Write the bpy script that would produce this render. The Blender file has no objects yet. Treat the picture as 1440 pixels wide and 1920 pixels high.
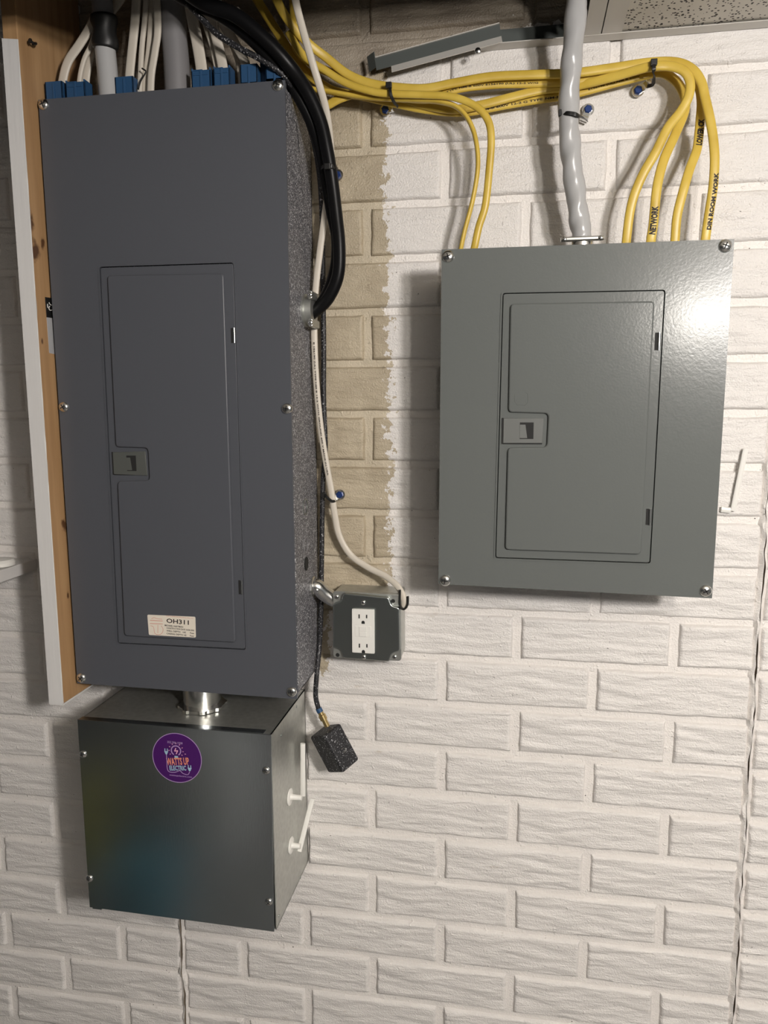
import bpy, math, random
from mathutils import Vector, Matrix, noise
random.seed(7)
SC = bpy.context.scene
COL = SC.collection
ZO = 1.96                                   # height of the measuring origin above the floor (metres)

# ------------------------------------------------------------------ camera
FPX, PITCH, YAW, ROLL = 1442.33, 0.1445917, 0.1768047, -0.00523747
CAM = Vector((0.2403874, -1.2066842, -0.4136324 + ZO))
def cam_axes():
    sy, cy = math.sin(YAW), math.cos(YAW)
    f = Vector((-sy, cy, 0)); r = Vector((cy, sy, 0)); u = Vector((0, 0, 1))
    f2 = f*math.cos(PITCH) - u*math.sin(PITCH); u2 = u*math.cos(PITCH) + f*math.sin(PITCH)
    return r*math.cos(ROLL) + u2*math.sin(ROLL), u2*math.cos(ROLL) - r*math.sin(ROLL), f2
CR, CU, CF = cam_axes()
cd = bpy.data.cameras.new('camera'); cam = bpy.data.objects.new('camera', cd); COL.objects.link(cam)
cam.matrix_world = Matrix(((CR.x, CU.x, -CF.x, CAM.x), (CR.y, CU.y, -CF.y, CAM.y), (CR.z, CU.z, -CF.z, CAM.z), (0, 0, 0, 1)))
cd.sensor_fit = 'VERTICAL'; cd.sensor_height = 36; cd.lens = FPX/1920*36; cd.clip_start = .02
SC.camera = cam

# ------------------------------------------------------------------ light and exposure
w = bpy.data.worlds.new('world'); SC.world = w; w.use_nodes = True
w.node_tree.nodes['Background'].inputs[0].default_value = (.9, .93, 1, 1)
w.node_tree.nodes['Background'].inputs[1].default_value = .01
SC.view_settings.view_transform = 'Standard'; SC.view_settings.look = 'None'
SC.view_settings.gamma = 1; SC.view_settings.use_curve_mapping = False
SC.view_settings.exposure = 0.0
def lamp(name, kind, loc, power, color, size, aim=None):
    l = bpy.data.lights.new(name, kind); l.energy = power; l.color = color
    o = bpy.data.objects.new(name, l); o.location = loc; COL.objects.link(o)
    if kind == 'POINT': l.shadow_soft_size = size
    else:
        l.shape = 'RECTANGLE'; l.size, l.size_y = size
        o.rotation_euler = (Vector(aim) - Vector(loc)).to_track_quat('-Z', 'Y').to_euler()
    return o
lamp('bulb_light', 'POINT', (1.04, -1.72, ZO - .12), 85, (1, .945, .905), .075)
lamp('highlight_light', 'POINT', (.72, -1.40, ZO - .185), 19, (1, .94, .86), .03)  # second lamp added for the highlight on the wide panel
lamp('fill_light', 'AREA', (.85, -2.4, ZO + .02), 1.2, (1, .96, .91), (.9, .5), (.2, 0, ZO - .6))  # soft fill added to lift the shadows, no fixture behind it

# ------------------------------------------------------------------ measuring helpers: a photo pixel laid on a real plane
def ray(px, py): return CR*((px - 720)/FPX) - CU*((py - 960)/FPX) + CF
def at(px, py, d=0.0):                      # on the vertical plane d metres in front of the wall
    r = ray(px, py); return CAM + r*((-d - CAM.y)/r.y)
def atx(px, py, X):
    r = ray(px, py); return CAM + r*((X - CAM.x)/r.x)
def atz(px, py, Z):
    r = ray(px, py); return CAM + r*((Z - CAM.z)/r.z)

# ------------------------------------------------------------------ materials
def mat(name, col, rough=.5, metal=0.0, spec=None, coat=0.0):
    m = bpy.data.materials.new(name); m.use_nodes = True
    b = m.node_tree.nodes['Principled BSDF']
    b.inputs['Base Color'].default_value = (*col, 1); b.inputs['Roughness'].default_value = rough
    b.inputs['Metallic'].default_value = metal
    if spec is not None: b.inputs['Specular IOR Level'].default_value = spec
    b.inputs['Coat Weight'].default_value = coat
    return m
def N(m, t, **kw):
    n = m.node_tree.nodes.new(t)
    for k, v in kw.items():
        if k.startswith('i_'): n.inputs[k[2:].replace('_', ' ')].default_value = v
        else: setattr(n, k, v)
    return n
def LK(m, a, b): m.node_tree.links.new(a, b)
def bsdf(m): return m.node_tree.nodes['Principled BSDF']
def pos(m, scale=(1, 1, 1), obj=False):
    g = N(m, 'ShaderNodeTexCoord').outputs['Object'] if obj else N(m, 'ShaderNodeNewGeometry').outputs['Position']
    v = N(m, 'ShaderNodeVectorMath', operation='MULTIPLY'); v.inputs[1].default_value = scale
    LK(m, g, v.inputs[0]); return v.outputs[0]
def noise_n(m, vec, scale, detail=3, rough=.5):
    n = N(m, 'ShaderNodeTexNoise', i_Scale=scale, i_Detail=detail, i_Roughness=rough); LK(m, vec, n.inputs['Vector']); return n.outputs['Fac']
def ramp(m, fac, stops):
    r = N(m, 'ShaderNodeValToRGB'); e = r.color_ramp.elements
    while len(e) < len(stops): e.new(.5)
    for q, (p, c) in zip(e, stops): q.position = p; q.color = (*c, 1) if len(c) == 3 else c
    LK(m, fac, r.inputs[0]); return r.outputs[0]
def mth(m, op, a, b=None, c=None):
    n = N(m, 'ShaderNodeMath', operation=op)
    for i, v in enumerate((a, b, c)):
        if v is None: continue
        if isinstance(v, (int, float)): n.inputs[i].default_value = v
        else: LK(m, v, n.inputs[i])
    return n.outputs[0]
def mixc(m, fac, a, b):
    n = N(m, 'ShaderNodeMix', data_type='RGBA')
    for i, v in ((0, fac), (6, a), (7, b)):
        if isinstance(v, (int, float)): n.inputs[i].default_value = v
        elif isinstance(v, tuple): n.inputs[i].default_value = (*v, 1)
        else: LK(m, v, n.inputs[i])
    return n.outputs[2]
def bump(m, h, strength, dist):
    b = N(m, 'ShaderNodeBump', i_Strength=strength, i_Distance=dist); LK(m, h, b.inputs['Height'])
    LK(m, b.outputs[0], bsdf(m).inputs['Normal']); return b
def speckle(m, base, dot, scale, lo, hi):
    f = noise_n(m, pos(m), scale, 2, .6)
    LK(m, ramp(m, f, [(lo, base), (hi, dot)]), bsdf(m).inputs['Base Color']); return f

XB = at(722, 300).x; ZB = at(618, 1262).z; ZT = at(760, 118).z; XO = at(616, 1200).x; ZC = at(730, 1150).z
def wall_paint(name, white):
    m = mat(name, white, .42)
    P = N(m, 'ShaderNodeNewGeometry').outputs['Position']
    sx = N(m, 'ShaderNodeSeparateXYZ'); LK(m, P, sx.inputs[0])
    x, z = sx.outputs[0], sx.outputs[2]
    n1 = noise_n(m, P, 62, 5, .68); n2 = noise_n(m, P, 9, 2)
    wob = mth(m, 'ADD', mth(m, 'MULTIPLY', mth(m, 'SUBTRACT', n1, .5), .085), mth(m, 'MULTIPLY', mth(m, 'SUBTRACT', n2, .5), .02))
    slope = mth(m, 'MULTIPLY', mth(m, 'SUBTRACT', ZO, z), .008)
    a = mth(m, 'LESS_THAN', mth(m, 'SUBTRACT', mth(m, 'ADD', x, wob), slope), XB)
    left = mth(m, 'LESS_THAN', mth(m, 'ADD', x, wob), XO)
    low = mth(m, 'GREATER_THAN', mth(m, 'ADD', z, wob), mth(m, 'SUBTRACT', ZC, mth(m, 'MULTIPLY', left, ZC - ZB)))
    tanm = mth(m, 'MULTIPLY', a, low)
    tanm = mth(m, 'MULTIPLY', tanm, mth(m, 'GREATER_THAN', x, -.43))
    sl = (at(940, 72).z - at(720, 133).z)/(at(940, 72).x - at(720, 133).x)
    high = mth(m, 'GREATER_THAN', mth(m, 'ADD', z, mth(m, 'MULTIPLY', wob, .5)), mth(m, 'ADD', mth(m, 'MULTIPLY', mth(m, 'MAXIMUM', mth(m, 'SUBTRACT', x, at(720, 133).x), -.02), sl), at(720, 133).z))
    hr = mth(m, 'MULTIPLY', high, mth(m, 'LESS_THAN', x, at(960, 90).x))
    top = mth(m, 'GREATER_THAN', mth(m, 'ADD', z, wob), at(760, 62).z)
    un = mth(m, 'MAXIMUM', hr, top)
    un = mth(m, 'MULTIPLY', un, mth(m, 'GREATER_THAN', x, -.46))
    soft = noise_n(m, pos(m, (14, 1, 30)), 1, 3)
    wc = mixc(m, soft, tuple(c*.95 for c in white), white)
    tc = ramp(m, noise_n(m, P, 26, 4), [(.35, (.42, .355, .255)), (.65, (.50, .43, .315))])
    if name == 'painted_mortar': tc = ramp(m, noise_n(m, P, 26, 4), [(.35, (.50, .435, .325)), (.65, (.58, .51, .39))])
    uc = ramp(m, noise_n(m, P, 11, 4), [(.38, (.25, .21, .165)), (.62, (.36, .31, .245))])
    c = mixc(m, tanm, wc, tc); c = mixc(m, un, c, uc)
    dots = noise_n(m, P, 210, 1); c = mixc(m, mth(m, 'GREATER_THAN', dots, .80), c, (.07, .06, .05))
    st = noise_n(m, pos(m, (16, 8, 62)), 1, 3); stm = ramp(m, st, [(.70, (0, 0, 0)), (.78, (.5, .5, .5))])
    c = mixc(m, stm, c, (.44, .36, .25))
    LK(m, c, bsdf(m).inputs['Base Color'])
    rip = noise_n(m, pos(m, (26, 10, 120)), 1, 3); fine = noise_n(m, P, 420, 3)
    pit = ramp(m, noise_n(m, P, 95, 2), [(.66, (0, 0, 0)), (.72, (1, 1, 1))])
    h = mth(m, 'ADD', mth(m, 'MULTIPLY', rip, 1.15 if name == 'painted_brick' else .25), mth(m, 'MULTIPLY', fine, .5)); h = mth(m, 'ADD', h, mth(m, 'MULTIPLY', pit, .25))
    bump(m, h, 1, .0027); return m
M_BRICK = wall_paint('painted_brick', (.79, .762, .735))
M_MORTAR = wall_paint('painted_mortar', (.84, .805, .77))

def enamel(name, col, rough):
    m = mat(name, col, rough, 0, .32)
    n = noise_n(m, pos(m), 330, 1); n2 = noise_n(m, pos(m), 75, 1)
    bump(m, mth(m, 'ADD', n, mth(m, 'MULTIPLY', n2, .8)), .10, .0007)
    return m
M_PANEL = enamel('grey_enamel', (.125, .134, .13), .21)
M_PANEL_OLD = enamel('slate_enamel', (.084, .089, .103), .34)
M_LATCH = mat('latch_plastic', (.085, .09, .084), .5)
M_LATCH_NEW = mat('latch_plastic_light', (.118, .124, .118), .45)
M_CRACK = mat('crack_shade', (.22, .175, .13), .9)  # dark brown standing in for the shade inside the seam crack
M_DARK = mat('recess_shade', (.012, .012, .012), .8)  # near-black standing in for the shade inside slots, holes and gaps
M_SPECK = mat('overspray_grey', (.1, .1, .11), .5)
LK(M_SPECK, ramp(M_SPECK, noise_n(M_SPECK, pos(M_SPECK), 520, 2, .7), [(.46, (.065, .065, .075)), (.58, (.20, .20, .215)), (.66, (.85, .85, .86))]), bsdf(M_SPECK).inputs['Base Color'])
def galv(name, col, rough):
    m = mat(name, col, rough, 1)
    n = noise_n(m, pos(m, (1, 1, 1)), 9 if rough < .3 else 28, 2 if rough < .3 else 4, .5); v = N(m, 'ShaderNodeTexVoronoi', i_Scale=120); LK(m, pos(m), v.inputs['Vector'])
    LK(m, mixc(m, mth(m, 'MULTIPLY', mth(m, 'ADD', n, v.outputs['Distance']), .45), tuple(c*.72 for c in col), tuple(min(1, c*1.15) for c in col)), bsdf(m).inputs['Base Color'])
    LK(m, mth(m, 'ADD', mth(m, 'MULTIPLY', n, .14), rough - .07), bsdf(m).inputs['Roughness'])
    return m
M_GALV = galv('galvanized_steel', (.56, .57, .54), .42); bsdf(M_GALV).inputs['Metallic'].default_value = .88
M_GALV_D = mat('galvanized_cover', (.42, .46, .49), .21, 1)
bump(M_GALV_D, noise_n(M_GALV_D, pos(M_GALV_D, (1, 1, .2)), 500, 2), .08, .0004)
M_STEEL = mat('bright_zinc', (.78, .78, .76), .22, 1)
M_PLATE = mat('stamped_plate', (.40, .43, .42), .3, 1)
M_WHITE = mat('white_plastic', (.80, .79, .75), .35)
M_ROMEX = mat('white_cable_jacket', (.62, .57, .49), .45)
M_YELLOW = mat('yellow_cable_jacket', (.66, .47, .075), .38)
LK(M_YELLOW, ramp(M_YELLOW, noise_n(M_YELLOW, pos(M_YELLOW), 30, 2), [(.3, (.55, .375, .05)), (.7, (.67, .485, .085))]), bsdf(M_YELLOW).inputs['Base Color'])
M_BLACK = mat('black_rubber', (.005, .005, .0055), .36, 0, .16)
M_TAPE = mat('black_tape', (.01, .01, .01), .45)
M_BSPECK = mat('speckled_black', (.02, .02, .02), .5)
LK(M_BSPECK, ramp(M_BSPECK, noise_n(M_BSPECK, pos(M_BSPECK), 430, 2, .7), [(.50, (.010, .010, .012)), (.63, (.04, .04, .045)), (.69, (.7, .7, .72))]), bsdf(M_BSPECK).inputs['Base Color'])
bump(M_BSPECK, noise_n(M_BSPECK, pos(M_BSPECK), 430, 2), .6, .001)
M_BLUE = mat('blue_plastic', (.022, .075, .17), .45)
M_BLUESCREW = mat('blue_screw_head', (.02, .05, .19), .35, .4)
M_CONDUIT = mat('grey_conduit_jacket', (.42, .42, .42), .25)
M_PIPE = mat('grey_pipe', (.20, .195, .20), .5)
M_BRASS = mat('brass', (.62, .47, .22), .3, 1)
M_CEIL = mat('ceiling_grid_enamel', (.55, .53, .49), .35)
M_CEIL_BACK = mat('shaded_grid_back', (.075, .085, .08), .5)  # bare zinc back, darkened to carry the shade on the inner leg
M_TILE = mat('fissured_tile', (.62, .59, .53), .9)
_v = N(M_TILE, 'ShaderNodeTexVoronoi', i_Scale=190); LK(M_TILE, pos(M_TILE), _v.inputs['Vector'])
_f = ramp(M_TILE, mth(M_TILE, 'SUBTRACT', _v.outputs['Distance'], mth(M_TILE, 'MULTIPLY', noise_n(M_TILE, pos(M_TILE), 90, 2), .56)), [(.0, (.05, .045, .04)), (.03, (.62, .59, .53))])
LK(M_TILE, _f, bsdf(M_TILE).inputs['Base Color'])
M_WPAINT = mat('white_board_paint', (.70, .69, .68), .5)
bump(M_WPAINT, noise_n(M_WPAINT, pos(M_WPAINT, (90, 90, 9)), 1, 3), .6, .001)
def wood(name, a, b, knots=()):
    m = mat(name, a, .45)
    n = noise_n(m, pos(m, (60, 60, 3.2)), 1, 4, .55); n2 = noise_n(m, pos(m, (6, 6, 1.5)), 1, 2)
    c = ramp(m, mth(m, 'ADD', mth(m, 'MULTIPLY', n, .6), mth(m, 'MULTIPLY', n2, .4)), [(.35, a), (.66, b)])
    for (p, r) in knots:
        d = N(m, 'ShaderNodeVectorMath', operation='DISTANCE'); LK(m, pos(m, (1, 1, .6)), d.inputs[0]); d.inputs[1].default_value = (p.x, p.y, p.z*.6)
        dd = mth(m, 'ADD', d.outputs['Value'], mth(m, 'MULTIPLY', mth(m, 'SUBTRACT', noise_n(m, pos(m), 90, 2), .5), r*1.6))
        c = mixc(m, ramp(m, mth(m, 'DIVIDE', dd, r), [(.45, (1, 1, 1)), (1.0, (0, 0, 0))]), c, (.10, .045, .02))
    LK(m, c, bsdf(m).inputs['Base Color']); bump(m, n, .3, .0008); return m
M_JOIST = wood('dark_joist', (.05, .035, .022), (.09, .06, .04))
M_ROOM = mat('far_wall_paint', (.10, .11, .12), .8)
M_FLOOR = mat('concrete_floor', (.17, .165, .16), .7)
LK(M_FLOOR, ramp(M_FLOOR, noise_n(M_FLOOR, pos(M_FLOOR), 3, 4), [(.3, (.13, .13, .125)), (.7, (.21, .2, .19))]), bsdf(M_FLOOR).inputs['Base Color'])
M_INK = mat('black_ink', (.012, .006, .006), .6)
M_LABEL = mat('cream_label', (.78, .72, .62), .5)
M_RED = mat('red_print', (.62, .22, .16), .5)
M_PURPLE = mat('purple_vinyl', (.060, .008, .115), .35)
M_LILAC = mat('lilac_print', (.42, .28, .52), .5)
M_SALMON = mat('salmon_print', (.75, .27, .17), .5)
M_SKY = mat('pale_blue_print', (.33, .50, .62), .5)
M_PINK = mat('pink_print', (.80, .42, .55), .5)

# ------------------------------------------------------------------ mesh helpers
class MB:
    def __init__(s): s.v = []; s.f = []; s.m = []
    def add(s, vs, fs, mi=0):
        b = len(s.v); s.v += [Vector(v) for v in vs]; s.f += [tuple(i + b for i in f) for f in fs]; s.m += [mi]*len(fs); return s
    def box(s, a, b, mi=0):
        x0, y0, z0 = [min(a[i], b[i]) for i in range(3)]; x1, y1, z1 = [max(a[i], b[i]) for i in range(3)]
        return s.add([(x0, y0, z0), (x1, y0, z0), (x1, y1, z0), (x0, y1, z0), (x0, y0, z1), (x1, y0, z1), (x1, y1, z1), (x0, y1, z1)],
                     [(0, 3, 2, 1), (4, 5, 6, 7), (0, 1, 5, 4), (1, 2, 6, 5), (2, 3, 7, 6), (3, 0, 4, 7)], mi)
    def obox(s, c, ax, ay, az, mi=0):       # centre and three half-axes
        c, ax, ay, az = map(Vector, (c, ax, ay, az))
        vs = [c + ax*i + ay*j + az*k for k in (-1, 1) for (i, j) in ((-1, -1), (1, -1), (1, 1), (-1, 1))]
        return s.add(vs, [(0, 3, 2, 1), (4, 5, 6, 7), (0, 1, 5, 4), (1, 2, 6, 5), (2, 3, 7, 6), (3, 0, 4, 7)], mi)
    def prism(s, pts, y0, y1, mi=0):        # outline in X-Z (counter-clockwise seen from the front), front y0, back y1
        n = len(pts); a = [(p[0], y0, p[1]) for p in pts] + [(p[0], y1, p[1]) for p in pts]
        return s.add(a, [tuple(range(n)), tuple(range(2*n - 1, n - 1, -1))] + [(i, i + n, (i + 1) % n + n, (i + 1) % n) for i in range(n)], mi)
    def ring(s, outer, inner, y0, y1, mi=0):  # plate with an opening; both outlines the same count
        n = len(outer)
        for y, fl in ((y0, 0), (y1, 1)):
            vs = [(p[0], y, p[1]) for p in outer] + [(p[0], y, p[1]) for p in inner]
            fs = [(i, (i + 1) % n, (i + 1) % n + n, i + n) for i in range(n)]
            s.add(vs, [f[::-1] for f in fs] if fl else fs, mi)
        for L, fl in ((outer, 0), (inner, 1)):
            vs = [(p[0], y0, p[1]) for p in L] + [(p[0], y1, p[1]) for p in L]
            fs = [(i, i + n, (i + 1) % n + n, (i + 1) % n) for i in range(n)]
            s.add(vs, [f[::-1] for f in fs] if fl else fs, mi)
        return s
    def lathe(s, c, axis, prof, seg=24, mi=0):   # prof: (distance along axis, radius)
        c = Vector(c); axis = Vector(axis).normalized(); u = axis.orthogonal().normalized(); v = axis.cross(u)
        vs = []; fs = []
        for (h, r) in prof:
            for k in range(seg):
                a = 2*math.pi*k/seg; vs.append(c + axis*h + (u*math.cos(a) + v*math.sin(a))*r)
        for i in range(len(prof) - 1):
            for k in range(seg): fs.append((i*seg + k, i*seg + (k + 1) % seg, (i + 1)*seg + (k + 1) % seg, (i + 1)*seg + k))
        fs.append(tuple(range(seg))[::-1]); fs.append(tuple((len(prof) - 1)*seg + k for k in range(seg)))
        return s.add(vs, fs, mi)
    def build(s, name, mats, parent=None, smooth=False, bevel=0, seg=2, angle=35):
        org = parent.matrix_world.translation if parent else Vector((0, 0, 0))
        if parent: org = Vector(WORLD[parent.name])
        else:
            lo = [min(v[i] for v in s.v) for i in range(3)]; hi = [max(v[i] for v in s.v) for i in range(3)]
            org = Vector(((lo[0] + hi[0])/2, (lo[1] + hi[1])/2, lo[2]))
        me = bpy.data.meshes.new(name); me.from_pydata([v - org for v in s.v], [], s.f)
        for m in (mats if isinstance(mats, (list, tuple)) else [mats]): me.materials.append(m)
        me.polygons.foreach_set('material_index', s.m)
        me.update()
        if smooth:
            me.shade_smooth()
            if smooth != 'all': me.set_sharp_from_angle(angle=math.radians(angle))
        o = bpy.data.objects.new(name, me); COL.objects.link(o)
        if parent: o.parent = parent; WORLD[o.name] = tuple(org)
        else: o.location = org; WORLD[o.name] = tuple(org)
        if bevel:
            b = o.modifiers.new('edge', 'BEVEL'); b.width = bevel; b.segments = seg; b.limit_method = 'ANGLE'; b.angle_limit = math.radians(40)
            b.harden_normals = False
        return o
WORLD = {}
def tag(o, label=None, cat=None, group=None, kind=None):
    if label: o['label'] = label
    if cat: o['category'] = cat
    if group: o['group'] = group
    if kind: o['kind'] = kind
    return o
def thing(name, label, cat, loc, group=None):
    o = bpy.data.objects.new(name, None); COL.objects.link(o); o.location = loc; o.empty_display_size = .02
    WORLD[o.name] = tuple(loc); return tag(o, label, cat, group)
def copy_thing(root, loc, label=None):
    r = root.copy(); COL.objects.link(r); r.location = loc; WORLD[r.name] = tuple(loc)
    if label: r['label'] = label
    for ch in root.children:
        c = ch.copy(); COL.objects.link(c); c.parent = r
    return r
def rounded(pts, r, n=5):                   # round the corners of an outline; r one radius or one per corner
    out = []; L = len(pts)
    for i in range(L):
        p = Vector(pts[i]); a = Vector(pts[i - 1]) - p; b = Vector(pts[(i + 1) % L]) - p; rr = r[i] if isinstance(r, (list, tuple)) else r
        if rr <= 0: out += [tuple(p)]*1; continue
        a.normalize(); b.normalize(); p0 = p + a*rr; p1 = p + b*rr
        for k in range(n + 1):
            t = k/n; q = p0*(1 - t)**2 + p*2*t*(1 - t) + p1*t*t; out.append((q.x, q.y))
    return out
def xz(pts, d):                             # photo pixels to X-Z on the plane d in front of the wall
    r = []
    for p in pts: q = at(p[0], p[1], d); r.append((q.x, q.z))
    return r
def ccw(p):
    a = sum(p[i - 1][0]*p[i][1] - p[i][0]*p[i - 1][1] for i in range(len(p)))
    return p if a > 0 else p[::-1]
def spline(P, n=8):
    P = [Vector(p) for p in P]; Q = [P[0]*2 - P[1]] + P + [P[-1]*2 - P[-2]]; out = []
    for i in range(1, len(Q) - 2):
        a, b, c, d = Q[i - 1:i + 3]
        for k in range(n):
            t = k/n; out.append(.5*((2*b) + (c - a)*t + (2*a - 5*b + 4*c - d)*t*t + (3*b - a - 3*c + d)*t**3))
    out.append(Q[-2]); return out
def sweep(mb, P, w, h, seg=14, mi=0, tw=0.0, tw1=None, flat=2.0):
    # w half width across the view, h half thickness; tw twist about the run; flat > 2 squares the section
    n = len(P); base = len(mb.v); vs = []; fs = []
    for i, p in enumerate(P):
        T = (P[min(i + 1, n - 1)] - P[max(i - 1, 0)]).normalized()
        F = Vector((0, -1, 0)); F = F - T*F.dot(T)
        if F.length < .05: F = Vector((0, 0, 1)) - T*T.z
        F.normalize(); W = T.cross(F).normalized()
        a = tw + ((tw1 - tw)*i/(n - 1) if tw1 is not None else 0)
        W, F = W*math.cos(a) + F*math.sin(a), F*math.cos(a) - W*math.sin(a)
        ww = w(i/(n - 1)) if callable(w) else w
        for k in range(seg):
            t = 2*math.pi*k/seg; c, s_ = math.cos(t), math.sin(t)
            e = 2/flat; vs.append(p + W*ww*math.copysign(abs(c)**e, c) + F*h*math.copysign(abs(s_)**e, s_))
    for i in range(n - 1):
        for k in range(seg): fs.append((i*seg + k, i*seg + (k + 1) % seg, (i + 1)*seg + (k + 1) % seg, (i + 1)*seg + k))
    fs.append(tuple(range(seg))[::-1]); fs.append(tuple((n - 1)*seg + k for k in range(seg)))
    mb.add(vs, fs, mi); return mb
def pxs(pts, d=None): return [at(p[0], p[1], p[2] if d is None else d) for p in pts]

_dg = None
def glyphs(txt, bold=0.0):                  # flat lettering, 1 unit high, centred
    c = bpy.data.curves.new('t', 'FONT'); c.body = txt; c.align_x = 'CENTER'; c.align_y = 'CENTER'; c.size = 1; c.offset = bold; c.resolution_u = 2
    o = bpy.data.objects.new('t', c); COL.objects.link(o); dg = bpy.context.evaluated_depsgraph_get(); dg.update()
    me = bpy.data.meshes.new_from_object(o.evaluated_get(dg)); vs = [v.co.copy() for v in me.vertices]; fs = [tuple(p.vertices) for p in me.polygons]
    bpy.data.objects.remove(o); bpy.data.curves.remove(c); bpy.data.meshes.remove(me)
    return vs, fs
def letters(mb, txt, c, size, width=None, rot=0.0, bold=0.0, mi=0, up=Vector((0, 0, 1)), right=Vector((1, 0, 0)), th=.0):
    vs, fs = glyphs(txt, bold); x0 = min(v.x for v in vs); x1 = max(v.x for v in vs)
    y0 = min(v.y for v in vs); y1 = max(v.y for v in vs)
    sx = size if width is None else width/(x1 - x0); sy = size/(y1 - y0) if width is not None else size
    cr, sr = math.cos(rot), math.sin(rot); c = Vector(c); out = []
    for v in vs:
        X = (v.x - (x0 + x1)/2)*sx; Y = (v.y - (y0 + y1)/2)*sy; out.append(c + right*(X*cr - Y*sr) + up*(X*sr + Y*cr))
    mb.add(out, fs, mi); return mb
def cable_letters(mb, P, h, w, txt, s0, s1, size, flip=False, off=0.0, mi=0, bold=.0):
    # lettering laid along a run P from arc fraction s0 to s1, on its front
    L = [0]
    for i in range(1, len(P)): L.append(L[-1] + (P[i] - P[i - 1]).length)
    vs, fs = glyphs(txt, bold); x0 = min(v.x for v in vs); x1 = max(v.x for v in vs); y0 = min(v.y for v in vs); y1 = max(v.y for v in vs); out = []
    for v in vs:
        t = (v.x - x0)/(x1 - x0); s = (s0 + (s1 - s0)*t)*L[-1]; y = ((v.y - y0)/(y1 - y0) - .5)*size
        i = 1
        while i < len(L) - 1 and L[i] < s: i += 1
        k = (s - L[i - 1])/(L[i] - L[i - 1]); p = P[i - 1].lerp(P[i], k)
        T = (P[min(i + 1, len(P) - 1)] - P[max(i - 2, 0)]).normalized()
        if s1 < s0: T = -T
        F = Vector((0, -1, 0)); F = (F - T*F.dot(T)).normalized(); W = F.cross(T).normalized()*1
        W = -W if flip else W
        yy = y + off; out.append(p + W*yy + F*(h*max(.1, 1 - (abs(yy)/w)**2.6)**(1/2.6) + .0006))
    mb.add(out, fs, mi); return mb

# ------------------------------------------------------------------ the room
BW, BH = .2397744, .0792204                 # brick pitch along and up the wall
ROWZ = lambda r: ZO - r*BH                  # centre of course r
wall = MB(); wall.box((-2.4, .0062, 0), (2.6, .12, ZO + .75)); wall = tag(wall.build('wall_back', M_MORTAR), kind='structure')
def brick_mesh(length, height, seed, amp=1.0):
    hx, hz = length/2, height/2; ed = [0, .0009, .002, .0038, .0065]
    def axis(h, n):
        a = [-h + e for e in ed]; inner = -h + ed[-1]; step = (-2*inner)/n
        return a + [inner + step*i for i in range(1, n)] + [h - e for e in ed[::-1]]
    xs = axis(hx, max(4, int(length/.010))); zs = axis(hz, 17); nx, nz = len(xs), len(zs); vs = []; fs = []
    for j, z in enumerate(zs):
        for i, x in enumerate(xs):
            e = min(hx - abs(x), hz - abs(z)); ro = (1 - min(1, e/.0042))**2
            jx = noise.noise((x*40, z*40, seed*7.1))*.0014; jz = noise.noise((x*40, z*40, seed*9.3 + 50))*.0013
            rip = noise.noise((x*15 + seed*3, z*95 + noise.noise((x*9, z*20, seed))*1.6, seed*5.7))
            lum = noise.noise((x*12, z*22, seed*2.2 + 9))
            y = (-rip*.0027*amp - lum*.0012 - abs(noise.noise((x*9, z*60 + rip, seed)))*.0018*amp)*(1 - ro) + ro*.0065
            vs.append((x + jx, y, z + jz))
    for j in range(nz - 1):
        for i in range(nx - 1): a = j*nx + i; fs.append((a, a + 1, a + nx + 1, a + nx))
    rim = [i for i in range(nx)] + [j*nx + nx - 1 for j in range(1, nz)] + [(nz - 1)*nx + i for i in range(nx - 2, -1, -1)] + [j*nx for j in range(nz - 2, 0, -1)]
    b = len(vs)
    for q in rim: v = vs[q]; vs.append((v[0], .016, v[2]))
    for k in range(len(rim)): k2 = (k + 1) % len(rim); fs.append((rim[k2], rim[k], b + k, b + k2))
    me = bpy.data.meshes.new('brick'); me.from_pydata(vs, [], fs); me.materials.append(M_BRICK); me.shade_smooth(); return me
JW, JH = .0130, .0105
FULL = [brick_mesh(BW - JW, BH - JH, s + 1) for s in range(12)]
SMOOTH = [brick_mesh(BW - JW, BH - JH, s + 61, .45) for s in range(8)]
HALF = [brick_mesh(BW/2 - JW/2 - .0045, BH - JH, s + 31) for s in range(6)]
def lay(me, x, z):
    o = bpy.data.objects.new('brick', me); COL.objects.link(o); o.parent = wall
    W = Vector(WORLD[wall.name]); o.location = Vector((x, random.uniform(-.0006, .0008), z)) - W
SEAMS = (2.5, -1.5)
for r in range(-6, 21):
    odd = r % 2; z = ROWZ(r)
    c0 = -4 + (.5 if odd else 0)
    for k in range(8):
        c = c0 + k + .5; x = c*BW            # centre of this brick, in bricks
        if c > 3.6: continue
        if any(abs(c - s) < .01 for s in SEAMS):
            hw = (BW/2 - JW/2 - .0045)/2
            lay(random.choice(HALF), x - .0045 - hw, z); lay(random.choice(HALF), x + .0045 + hw, z)
        else: lay(random.choice(FULL if r > 6 else SMOOTH), x, z)
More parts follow.
